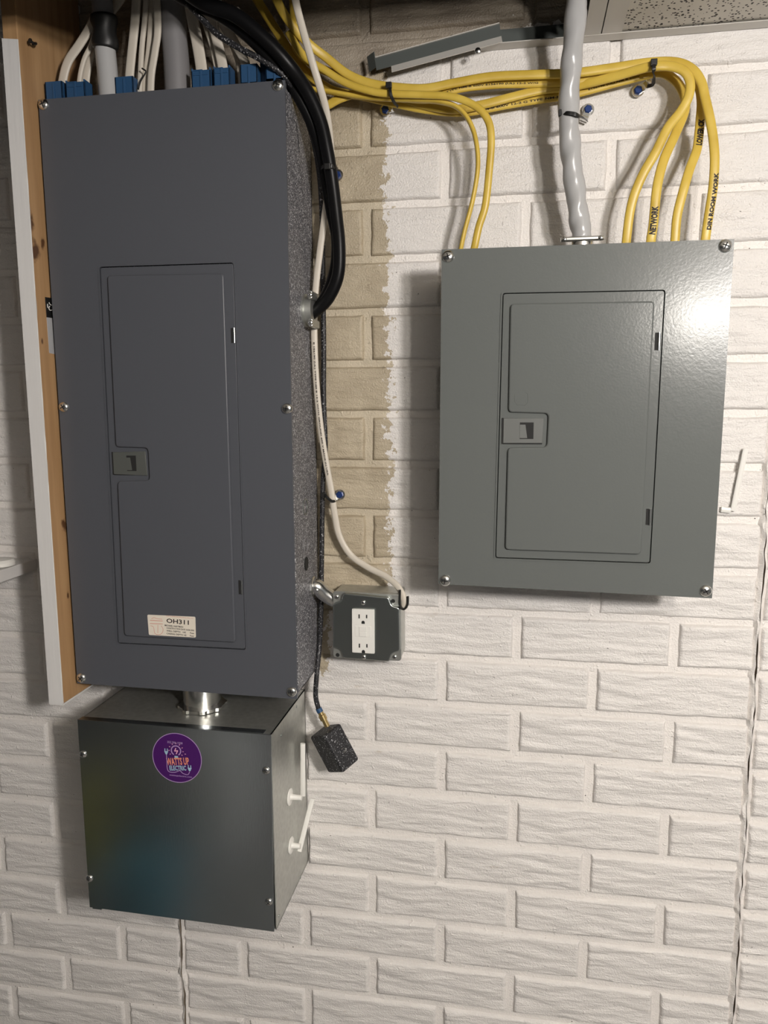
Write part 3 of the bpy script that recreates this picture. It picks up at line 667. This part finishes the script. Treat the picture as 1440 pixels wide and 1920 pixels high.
YD, PD = cable('yellow_cable', 'yellow cable bowing left above wide panel, first of the four at right', 'cable',
    [(540, 150, .05), (570, 190, .045), (605, 200, .04), (640, 184, .04), (690, 170, .034), (735, 178, .030), (790, 196, .03), (850, 205, .034), (905, 196, .034), (960, 182, .032), (1020, 168, .03), (1075, 162, .03), (1150, 144, .044), (1215, 126, .058), (1255, 124, .06), (1283, 134, .062), (1294, 156, .062), (1290, 184, .062), (1274, 212, .062), (1252, 240, .064), (1229, 286, .066), (1203, 332, .066), (1184, 384, .064), (1175, 446, .06), (1174, 475, .055)], .0062, .0031, M_YELLOW, G, flat=2.5)
YE, PE = cable('yellow_cable', 'thin edge-on yellow cable dropping to the left end of wide panel, left of the pair', 'cable',
    [(520, 110, .06), (570, 160, .056), (620, 172, .052), (680, 182, .05), (735, 186, .052), (790, 188, .056), (825, 191, .06), (855, 200, .062), (878, 224, .064), (892, 262, .066), (896, 312, .066), (887, 372, .064), (872, 430, .062), (865, 462, .06), (860, 490, .055)], .0034, .0052, M_YELLOW, G)
YF, PF = cable('yellow_cable', 'thick yellow cable dropping to the left end of wide panel, right of the pair', 'cable',
    [(540, 60, .08), (570, 105, .076), (610, 132, .07), (650, 156, .066), (700, 172, .064), (740, 176, .064), (800, 178, .066), (850, 182, .07), (893, 200, .072), (915, 226, .072), (921, 262, .072), (917, 322, .070), (910, 385, .068), (898, 425, .066), (890, 462, .064), (884, 490, .058)], .0052, .0034, M_YELLOW, G)
def ink(P, parent, txt, a, b, size, w, off=0.0, bold=.03):
    q = MB(); cable_letters(q, P, .0031, w, txt, a, b, size, off=off, bold=bold); return q.build('lettering', M_INK, parent)
def frac(P, py, after=.5):                  # arc fraction where a run passes a photo height
    L = [0]
    for i in range(1, len(P)): L.append(L[-1] + (P[i] - P[i - 1]).length)
    best = min((i for i in range(len(P)) if L[i] > after*L[-1]), key=lambda i: abs(proj(P[i])[1] - py)); return L[best]/L[-1]
def proj(p):
    d = p - CAM; z = d.dot(CF); return 720 + FPX*d.dot(CR)/z, 960 - FPX*d.dot(CU)/z
def fracx(P, px):
    L = [0]
    for i in range(1, len(P)): L.append(L[-1] + (P[i] - P[i - 1]).length)
    best = min(range(int(len(P)*.75)), key=lambda i: abs(proj(P[i])[0] - px)); return L[best]/L[-1]
ink(PC, YC, 'NETWORK', frac(PC, 440, .8), frac(PC, 384, .8), .0088, .0064, 0, .05)
ink(PB_, YB, 'LOWER CK', frac(PB_, 275, .7), frac(PB_, 226, .7), .0080, .0062, -.0010, .05)
ink(PA, YA, 'DIN ROOM WORK', frac(PA, 432, .8), frac(PA, 325, .8), .0058, .0060, -.0022, .05)
ink(PB_, YB, 'W/G TYPE NM-B 600V E156190 (UL) 12-2 W/G', fracx(PB_, 818), fracx(PB_, 1010), .0030, .0060, -.0012, .02)
ink(PC, YC, 'NM-B 600V 12-2 G TYPE NM-B', fracx(PC, 905), fracx(PC, 1052), .0030, .0060, -.0018, .02)
ink(PC, YC, 'E156190 (UL) NM-B 600V', fracx(PC, 1105), fracx(PC, 1200), .0028, .0060, -.0010, .02)

# grey jacketed conduit into the wide panel
CP = pxs([(1084, -40, .13), (1080, 20, .11), (1074, 90, .09), (1069, 150, .082), (1066, 210, .078), (1069, 270, .076), (1075, 330, .074), (1083, 390, .072), (1090, 435, .070), (1092, 462, .068)])
P = spline(CP, 12); mb = MB(); seg = 22; nP = len(P); vs = []; fs = []
for i, p in enumerate(P):
    T = (P[min(i + 1, nP - 1)] - P[max(i - 1, 0)]).normalized(); F = Vector((0, -1, 0)); F = (F - T*F.dot(T)).normalized(); W = T.cross(F)
    for k in range(seg):
        a = 2*math.pi*k/seg; rr = .0136 + .0008*math.cos(a*2 + i*.42) + .0005*noise.noise((i*.4, math.cos(a), math.sin(a)))
        if i > nP*.45: rr += .0004*math.cos(a*3 + i*.7)
        vs.append(p + (W*math.cos(a) + F*math.sin(a))*rr)
mb.add(vs, [(i*seg + k, i*seg + (k + 1) % seg, (i + 1)*seg + (k + 1) % seg, (i + 1)*seg + k) for i in range(nP - 1) for k in range(seg)])
tag(mb.build('grey_feeder_cable', M_CONDUIT, smooth='all'), 'thick grey twisted feeder cable dropping from the ceiling into wide panel', 'cable')
cl = thing('cable_clamp', 'zinc two-screw clamp where grey feeder enters wide panel', 'cable clamp', at(1090, 468, .07))
c0 = at(1090, 462, .070)
MB().lathe(c0 + Vector((0, 0, -.010)), (0, 0, 1), [(0, .019), (.006, .019), (.007, .0165), (.014, .0165)], 26).build('clamp_body', M_STEEL, cl, smooth=True)
MB().box(c0 + Vector((-.029, -.018, .004)), c0 + Vector((.029, -.010, .0105))).build('clamp_bar', M_STEEL, cl, bevel=.002)
for s in (-1, 1): pan_screw(cl, c0 + Vector((s*.024, -.018, .007)), .0035, .6)

# black service cables and their connector
GB = 'black service cables looping into the panel side'
cable('black_cable', 'thick glossy black cable arching over the tall panel, outer one of the pair', 'cable',
    [(330, -30, .17), (380, 5, .165), (440, 28, .16), (495, 72, .15), (540, 120, .135), (575, 170, .11), (600, 225, .09), (613, 280, .075), (622, 335, .065), (630, 400, .06), (636, 460, .058), (634, 515, .055), (618, 555, .052), (598, 578, .05), (584, 586, .05)], .0095, .0085, M_BLACK, GB)
cable('black_cable', 'thick black cable nearer the tall panel edge, inner one of the pair', 'cable',
    [(300, -30, .15), (350, 0, .148), (415, 30, .145), (470, 72, .14), (520, 125, .125), (558, 178, .10), (586, 235, .08), (602, 290, .062), (612, 345, .048), (622, 400, .042), (631, 450, .04), (628, 505, .04), (612, 552, .042), (594, 580, .046), (582, 592, .05)], .0085, .008, M_BLACK, GB)
kc = thing('cable_clamp', 'round zinc clamp holding black cables on the tall panel side', 'cable clamp', side(578, 600))
s0 = side(578, 585); s0.y = -.052; s0.x = x1
MB().lathe(s0, (1, 0, 0), [(0, .0245), (.003, .0245), (.004, .021), (.014, .021)], 28).build('clamp_body', M_GALV, kc, smooth=True)
MB().box(s0 + Vector((.011, -.024, -.026)), s0 + Vector((.018, .018, -.014))).build('clamp_bar', M_GALV, kc, bevel=.002)
MB().box(s0 + Vector((.011, -.024, .014)), s0 + Vector((.018, .018, .026))).build('clamp_bar', M_GALV, kc, bevel=.002)
for s in (-1, 1): pan_screw(kc, s0 + Vector((.0145, -.024, s*.020)), .0042, .6)
# speckled black drop cable with brass fitting and hanging block
cable('speckled_cable', 'thin black cable flecked with grey overspray hanging behind the white cable', 'cable',
    [(345, 0, .15), (372, 28, .147), (405, 62, .143), (445, 88, .14), (490, 112, .135), (530, 140, .125), (556, 178, .10), (574, 220, .072), (588, 265, .05), (598, 320, .03), (603, 380, .022), (605, 450, .018), (606, 550, .016), (607, 650, .015), (607, 750, .014), (610, 840, .014), (606, 900, .015), (604, 980, .016), (603, 1060, .018), (602, 1140, .02), (599, 1210, .022), (594, 1265, .043), (592, 1305, .045), (598, 1332, .045)], .0041, .0041, M_BSPECK)
f0, f1 = at(597, 1328, .045), at(614, 1362, .046); fv = f1 - f0
bf = thing('brass_fitting', 'brass barrel fitting with blue ring at the end of the speckled cable', 'pipe fitting', f1)
MB().lathe(f0, fv, [(0, .0052), (.007, .0052)], 16).build('blue_ring', M_BLUE, bf, smooth=True)
L_ = fv.length; MB().lathe(f0, fv, [(.006, .0048), (L_*.35, .0048), (L_*.37, .0062), (L_*.62, .0062), (L_*.64, .0045), (L_*1.0, .0045)], 12).build('barrel', M_BRASS, bf, smooth=True)
# hanging block
tb2 = thing('hanging_block', 'small black rubbery block flecked with white overspray hanging below the outlet box', 'sensor block', at(628, 1448, .05))
bc = at(627, 1403, .05)
dn = (at(648, 1446, .042) - at(606, 1366, .042)); dn.y = 0; dn.normalize(); ac = Vector((-dn.z, 0, dn.x)); 
if ac.x < 0: ac = -ac
Ry = Vector((0, -1, 0))
fx = (ac*.80 + Ry*.60).normalized(); fy = dn.cross(fx).normalized()
mb = MB(); mb.obox(bc, fx*.0225, dn*.034, fy*.019); mb.build('block', M_BSPECK, tb2, bevel=.004, seg=3)
q = MB(); ec = bc + fx*.024 + dn*.004; 
E2 = [ec + (ac*math.cos(a) - dn*math.sin(a))*.0035 for a in [2*math.pi*k/14 for k in range(15)]]; sweep(q, E2, .0009, .0009, 6); q.build('eyelet', M_STEEL, tb2, smooth=True)

# long white flat cable
WC, PW = cable('white_cable', 'long white flat cable running from above the tall panel down to outlet box', 'cable',
    [(547, -40, .13), (556, 10, .125), (569, 60, .12), (584, 112, .115), (598, 158, .105), (610, 200, .09), (617, 245, .075), (621, 300, .05), (616, 350, .036), (608, 410, .034), (600, 470, .034), (593, 530, .034), (589, 590, .034), (590, 660, .034), (594, 730, .032), (601, 800, .030), (610, 860, .028), (621, 920, .028), (627, 960, .028), (636, 1004, .026), (657, 1040, .026), (690, 1064, .03), (722, 1080, .036), (746, 1100, .044), (758, 1124, .05), (758, 1140, .05)], .0052, .0027, M_ROMEX, None, n=8)
ink(PW, WC, 'E 156190 (UL) TYPE NM-B 14-2 WITH GROUND 600 V MADE IN USA', frac(PW, 645, .3), frac(PW, 895, .3), .0028, .0055, 0, .02)
q = MB(); cp = at(757, 1133, .05)
E2 = spline([at(750, 1106, .052), at(750, 1134, .054), at(757, 1142, .055), at(764, 1134, .054), at(765, 1118, .052)], 6); sweep(q, E2, .0018, .004, 8)
tag(q.build('cable_clip', M_TAPE, smooth=True), 'black plastic cable bushing on the outlet box side', 'cable clip')

# ------------------------------------------------------------------ top of the tall panel: white cables, blue connectors, conduits
GW = 'white cables entering the top of the tall panel'
DW = .098
TOPS = [
 ('bowing farthest left, into first blue connector', [(116, 185), (118, 150), (128, 115), (150, 82), (172, 45), (190, 0), (196, -40)], .0058, .10),
 ('second from the board, into the second blue connector', [(148, 180), (150, 145), (158, 112), (172, 82), (184, 40), (200, -30)], .0030, .098),
 ('broad and kinked, beside the taped conduit', [(160, 180), (161, 145), (168, 112), (178, 78), (196, 40), (225, 0), (240, -30)], .0056, .086),
 ('leading to the single blue connector right of the taped conduit', [(243, 180), (243, 145), (247, 100), (253, 40), (258, -40)], .0058, .10),
 ('narrow, left one of the trio before the big pipe', [(262, 190), (263, 150), (266, 90), (272, 30), (276, -40)], .0032, .10),
 ('broad, middle one of the trio before the big pipe', [(272, 190), (274, 150), (281, 95), (285, 40), (288, -40)], .0052, .094),
 ('wavy, right one of the trio before the big pipe', [(282, 190), (284, 140), (291, 95), (296, 50), (292, -40)], .0045, .106),
 ('broad, first one right of the big pipe', [(379, 170), (378, 132), (370, 80), (360, 30), (348, -40)], .0072, .10),
 ('narrow, half behind the broad cable near the fifth connector', [(409, 165), (407, 130), (396, 80), (384, 40), (370, -30)], .0035, .094),
 ('broad, into the connector with a ladder slot', [(421, 165), (418, 128), (408, 80), (396, 35), (380, -30)], .0062, .104),
 ('thin and slanting above the dark gap', [(452, 160), (446, 115), (428, 70), (410, 35), (392, -30)], .0032, .088),
 ('rising from connector under the black arch', [(466, 160), (460, 118), (440, 80), (418, 40), (402, -20)], .0055, .102),
 ('wrapped with blue tape under the black arch', [(520, 160), (515, 125), (500, 96), (484, 78), (462, 50), (440, 20)], .0062, .112),
 ('short loop at the cover corner screw', [(527, 165), (524, 140), (514, 122), (505, 120)], .0048, .118),
]
for lb, pts, wd, dd in TOPS:
    cable('white_cable', 'white flat cable ' + lb, 'cable', [(p[0], p[1], dd) for p in pts], wd*1.18, .0028, M_ROMEX, GW, n=6, flat=2.7)
q = MB(); sweep(q, spline(pxs([(489, 90, .1135), (478, 74, .1135), (466, 58, .1135)]), 4), .0085, .0045, 14)
tag(q.build('blue_tape', M_BLUE, smooth=True), 'blue tape wrap on a white cable under the black arch', 'tape')
GC = 'blue snap-in cable connectors'
def blue(px0, px1, py, dd, label, notch):
    a, b = at(px0, py, dd), at(px1, py, dd); c = (a + b)/2; hw = (b.x - a.x)/2; base = zt + .0002
    t = thing('blue_connector', label, 'cable connector', (c.x, c.y, base), GC); H = c.z - base
    O = rounded([(c.x - hw, base), (c.x + hw, base), (c.x + hw*.92, c.z), (c.x - hw*.92, c.z)], [0, 0, .002, .002], 3)
    q = MB(); hd = .011
    q.box((c.x - hw, c.y - hd, base), (c.x - hw + .0022, c.y + hd, c.z)); q.box((c.x + hw - .0022, c.y - hd, base), (c.x + hw, c.y + hd, c.z))
    q.box((c.x - hw, c.y - hd, base), (c.x + hw, c.y - hd + .0022, c.z - (.003 if notch else 0))); q.box((c.x - hw, c.y + hd - .0022, base), (c.x + hw, c.y + hd, c.z))
    q.box((c.x - hw, c.y - hd, base), (c.x + hw, c.y + hd, base + .014))
    q.build('shell', M_BLUE, t, bevel=.0006)
    q = MB()
    if notch: q.box((c.x - hw*.75, c.y - hd - .001, c.z - .010), (c.x + hw*.75, c.y - hd, c.z - .008)); q.box((c.x - hw*.75, c.y - hd - .001, c.z - .004), (c.x + hw*.2, c.y - hd, c.z - .0025))
    q.box((c.x - hw*.1, c.y - hd - .0012, base), (c.x + hw*.12, c.y - hd, c.z - .003)); q.build('snap_tab', M_BLUE, t, bevel=.0003)
for a in [(92, 124, 158, .104, 'blue cable connector nearest the wooden board', 0), (130, 166, 155, .104, 'blue cable connector second from the wooden board', 1),
          (222, 256, 149, .104, 'lone blue cable connector between taped conduit and big grey pipe', 0), (364, 400, 133, .104, 'blue cable connector first right of the big grey pipe', 1),
          (405, 436, 129, .106, 'blue connector with ladder-like slots, second right of the big pipe', 1), (455, 487, 126, .108, 'blue connector under the thick black cable arch', 0),
          (492, 514, 118, .092, 'dark blue connector in the row behind the others near cover corner', 0), (502, 536, 121, .114, 'blue connector at the upper right corner of the tall panel cover', 1)]: blue(*a)
tc = thing('taped_conduit', 'grey plastic conduit wrapped in black tape left of centre on tall panel top', 'conduit', at(203, 180, .11))
mb = MB(); sweep(mb, spline(pxs([(206, 190, .108), (202, 140, .108), (197, 90, .11)]), 8), .0145, .0145, 20); mb.build('lower_wrap', M_CONDUIT, tc, smooth='all')
mb = MB(); sweep(mb, spline(pxs([(197, 92, .11), (197, 60, .112), (194, 30, .114)]), 6), lambda t: .0175 + .002*math.sin(t*9), .0165, 20); mb.build('tape_wrap', M_TAPE, tc, smooth='all')
mb = MB(); sweep(mb, spline(pxs([(194, 34, .114), (191, 0, .116), (188, -50, .118)]), 6), .0145, .0145, 20); mb.build('upper_pipe', M_PIPE, tc, smooth='all')
mb = MB(); sweep(mb, spline(pxs([(334, 190, .085), (331, 120, .085), (325, 40, .087), (320, -50, .09)]), 8), .0185, .0185, 24)
tag(mb.build('grey_pipe', M_PIPE, smooth='all'), 'big plain grey pipe rising from the middle of tall panel top', 'pipe')
mb = MB(); sweep(mb, spline(pxs([(266, 128, .115), (273, 133, .116), (272, 138, .116), (264, 152, .115), (259, 168, .113)]), 5), .0011, .0011, 6)
tag(mb.build('bent_wire', M_TAPE, smooth='all'), 'short hooked black wire sticking up by the big pipe', 'wire')

# ------------------------------------------------------------------ ties, blue masonry screws and clips
def tie(name, label, pts, hd, w=.0022):
    q = MB(); sweep(q, spline(pxs(pts), 6), w, .0007, 8, flat=3)
    t = thing('cable_tie', label, 'cable tie', at(*pts[0]))
    q.build('strap', M_TAPE, t, smooth=True); c = at(*hd); MB().box(c - Vector((.0042, .003, .004)), c + Vector((.0042, .003, .004))).build('tie_head', M_TAPE, t, bevel=.0008)
tie('t', 'black cable tie round the yellow bundle at its left narrow point', [(729, 156, .062), (731, 166, .072), (733, 178, .073), (738, 190, .066), (746, 200, .05)], (729, 160, .070))
tie('t', 'black cable tie round the yellow bundle where it turns down at the right', [(1226, 112, .055), (1226, 122, .069), (1226, 134, .069), (1226, 144, .050), (1224, 158, .034), (1214, 162, .026)], (1226, 117, .066), .0026)
tie('t', 'black cable tie round the thick grey feeder above wide panel', [(1050, 212, .075), (1060, 212, .090), (1072, 213, .0935), (1084, 216, .090), (1094, 221, .06), (1100, 226, .03)], (1053, 212, .084), .0028)
tie('t', 'black cable tie round the lower white cable beside tall panel', [(606, 925, .022), (611, 930, .032), (617, 936, .034), (624, 940, .034), (630, 938, .026)], (607, 928, .026))
tie('t', 'black cable tie pinching the two black cables together', [(598, 318, .05), (606, 312, .07), (616, 310, .078), (626, 313, .074), (631, 318, .05)], (614, 312, .083), .003)
def bscrew(px, py, label, clip=None):
    c = at(px, py, .012); t = thing('masonry_screw', label, 'screw', Vector((c.x, 0, c.z)), 'blue masonry screws in the brick wall')
    MB().lathe(Vector((c.x, 0, c.z)), (0, -1, 0), [(-.004, .0035), (.006, .0035), (.007, .0085), (.0085, .0085)], 20).build('washer', M_STEEL, t, smooth=True)
    MB().lathe(Vector((c.x, -.0085, c.z)), (0, -1, 0), [(0, .0060), (.0035, .0058), (.0045, .0045)], 6).build('hex_head', M_BLUESCREW, t)
    if clip:
        e = at(clip[0], clip[1], .014); v = e - c; v.y = 0; n_ = Vector((-v.z, 0, v.x)).normalized()
        MB().obox(Vector((c.x, -.009, c.z)) + v*.5, v*.5, Vector((0, .002, 0)), n_*.0055).build('clip', M_STEEL, t, bevel=.001)
        MB().obox(Vector((c.x, -.014, c.z)) + v*.8, v*.14, Vector((0, .006, 0)), n_*.006).build('clip_bend', M_STEEL, t, bevel=.001)
bscrew(1197, 168, 'blue hex masonry screw with bright clip under the yellow bundle at upper right', (1220, 152))
bscrew(1103, 204, 'blue hex masonry screw with clip just right of the grey feeder', (1093, 228))
bscrew(636, 928, 'blue hex masonry screw holding the lower white cable beside tall panel', (624, 936))
bscrew(632, 327, 'blue hex masonry screw half hidden by the black cables')
bscrew(722, 204, 'masonry screw in shade below the left end of yellow bundle', (738, 200))

# ------------------------------------------------------------------ wooden board beside the tall panel
DB = .165; BX1 = at(118, 1320, DB).x; BX0 = at(92, 1318, DB).x; bzt_, bzb_ = ZO + .54, at(118, 1320, DB).z; zp = at(20, 75, DB).z
KN = [(atx(56, 415, BX1), .010), (atx(66, 470, BX1), .012), (atx(80, 455, BX1), .006), (atx(79, 640, BX1), .003), (atx(121, 985, BX1), .008), (atx(127, 1115, BX1), .004)]
M_WOOD = wood('raw_pine', (.35, .20, .09), (.52, .325, .165), KN)
bd = thing('wooden_board', 'raw pine board with white painted front edge standing left of the tall panel', 'board', (BX0, -DB/2, bzb_))
MB().box((BX0 + .001, -DB + .001, bzb_ + .0), (BX1, -.001, bzt_)).build('plank', M_WOOD, bd, bevel=.0012)
mb = MB(); vs = []; nn = 90
for i in range(nn + 1):
    z = bzb_ + (zp - bzb_)*i/nn; j = noise.noise((z*30, 1, 2))*.0008; vs += [(BX0 - .0002, -DB + .012, z), (BX0 + .0004, -DB - .0006, z), (BX1 + .0004 + j, -DB - .0006, z), (BX1 + .0007, -DB + .0008 + abs(j), z), (BX1 + .0002, -DB + .0015 + abs(j)*2, z)]
vs[-4] = (BX0 + .0004, -DB - .0006, zp + .003); mb.add(vs, [(i*5 + k, i*5 + k + 1, (i + 1)*5 + k + 1, (i + 1)*5 + k) for i in range(nn) for k in range(4)]); mb.build('painted_edge', M_WPAINT, bd, smooth=True)
MB().box((BX0 + .0005, -DB - .0002, bzb_ - .0022), (BX1 + .0005, -.001, bzb_ + .0001)).build('painted_end', M_WPAINT, bd)
nl = thing('bent_nail', 'dark bent nail in the raw wood near the top of the board', 'nail', atx(58, 83, BX1))
a, b = atx(60, 82, BX1), atx(45, 78, BX1); mb = MB(); sweep(mb, spline([a, a + Vector((.006, 0, 0)), Vector((BX1 + .010, b.y*.5 + a.y*.5, b.z)), Vector((BX1 + .010, b.y, b.z))], 4), .0019, .0019, 8); mb.build('shank', M_TAPE, nl, smooth=True)
MB().lathe(Vector((BX1 + .010, b.y, b.z)), (-.2, -1, 0), [(0, .0034), (.0012, .0034)], 12).build('nail_head', M_TAPE, nl)
# lumber tag on the board side
mb = MB(); A, B_, C_, D_ = [atx(*p, BX1) for p in [(84, 557), (99, 559), (102, 597), (87, 595)]]
def tagq(c, mi, e=.0006):
    mb.add([Vector((BX1 + e, p.y, p.z)) for p in c] + [Vector((BX1 + .0001, p.y, p.z)) for p in c], [(0, 1, 2, 3), (0, 4, 5, 1), (1, 5, 6, 2), (2, 6, 7, 3), (3, 7, 4, 0)], mi)
tagq([A, D_, C_, B_], 0)
A, B_, C_, D_ = [atx(*p, BX1) for p in [(87, 595), (102, 597), (107, 665), (92, 662)]]; tagq([A, D_, C_, B_], 1)
for pl_ in [[(91, 567), (92, 570), (96, 573)], [(92, 574), (90.5, 578), (93, 582), (97, 581)], [(88, 570), (88.5, 577)]]:
    P = spline([Vector((BX1 + .001, *atx(p[0], p[1], BX1).yz)) for p in pl_], 3); sweep(mb, P, .0006, .0006, 6, 2)
tag(mb.build('lumber_tag', [M_TAPE, mat('grey_tag', (.42, .42, .43), .4), M_WHITE]), 'black and grey lumber tag stuck on the raw board side', 'tag')

# ------------------------------------------------------------------ shelf at the left edge
SX = at(70, 1064, 0).x; zs1 = at(70, 1064, 0).z
zs1 = atx(0, 1070, SX).z; zs0 = atx(0, 1093, SX).z
tag(MB().box((SX - .55, -.26, zs0), (SX, -.001, zs1)).build('wall_shelf', M_WPAINT, bevel=.001), 'white wall shelf poking in at the left edge behind the board', 'shelf')
cc = atz(3, 1062, zs1); ds = thing('white_dish', 'small white rounded dish lying on the shelf', 'dish', Vector((cc.x, cc.y, zs1)))
MB().lathe(Vector((cc.x, cc.y, zs1 + .0004)), (0, 0, 1), [(0, .018), (.002, .022), (.008, .0225), (.012, .019), (.0135, .012), (.014, .003)], 30).build('bowl', M_WHITE, ds, smooth=True)

# ------------------------------------------------------------------ tubs added out of view to colour the reflections in the galvanized box
def tub(name, label, cat, c, w_, d_, h_, m, lid):
    t = thing(name, label, cat, c); O = lambda e: rounded([(c[0] - w_*e, c[1] - d_*e), (c[0] + w_*e, c[1] - d_*e), (c[0] + w_*e, c[1] + d_*e), (c[0] - w_*e, c[1] + d_*e)], .04, 4)
    for nm, e0, e1, z0, z1, mm in (('tub_body', .44, .5, 0, h_, m), ('tub_lid', .53, .52, h_, h_ + .03, lid)):
        a, b = O(e0), O(e1); n = len(a); q = MB(); q.add([(p[0], p[1], z0) for p in a] + [(p[0], p[1], z1) for p in b], [(i, (i + 1) % n, (i + 1) % n + n, i + n) for i in range(n)] + [tuple(range(n))[::-1], tuple(range(n, 2*n))]); q.build(nm, mm, t, smooth=True)
M_TEAL = mat('teal_plastic', (.05, .20, .26), .5); M_YP = mat('yellow_plastic', (.34, .32, .05), .5)
tub('reflection_tub', 'added teal plastic tub, unseen, tinting the reflection at lower left of galvanized box', 'storage tub', (-.80, -1.06, 0), .17, .18, .22, M_TEAL, M_TEAL)
tub('reflection_tub', 'added white lidded tub, unseen, brightening the reflection in the middle of galvanized box', 'storage tub', (-.80, -1.62, 0), .22, .3, .36, M_WPAINT, M_WPAINT)
tub('reflection_tub', 'added yellow tub, unseen, tinting the reflection at far left of galvanized box', 'storage tub', (-1.17, -1.34, 0), .11, .14, .28, M_YP, M_YP)
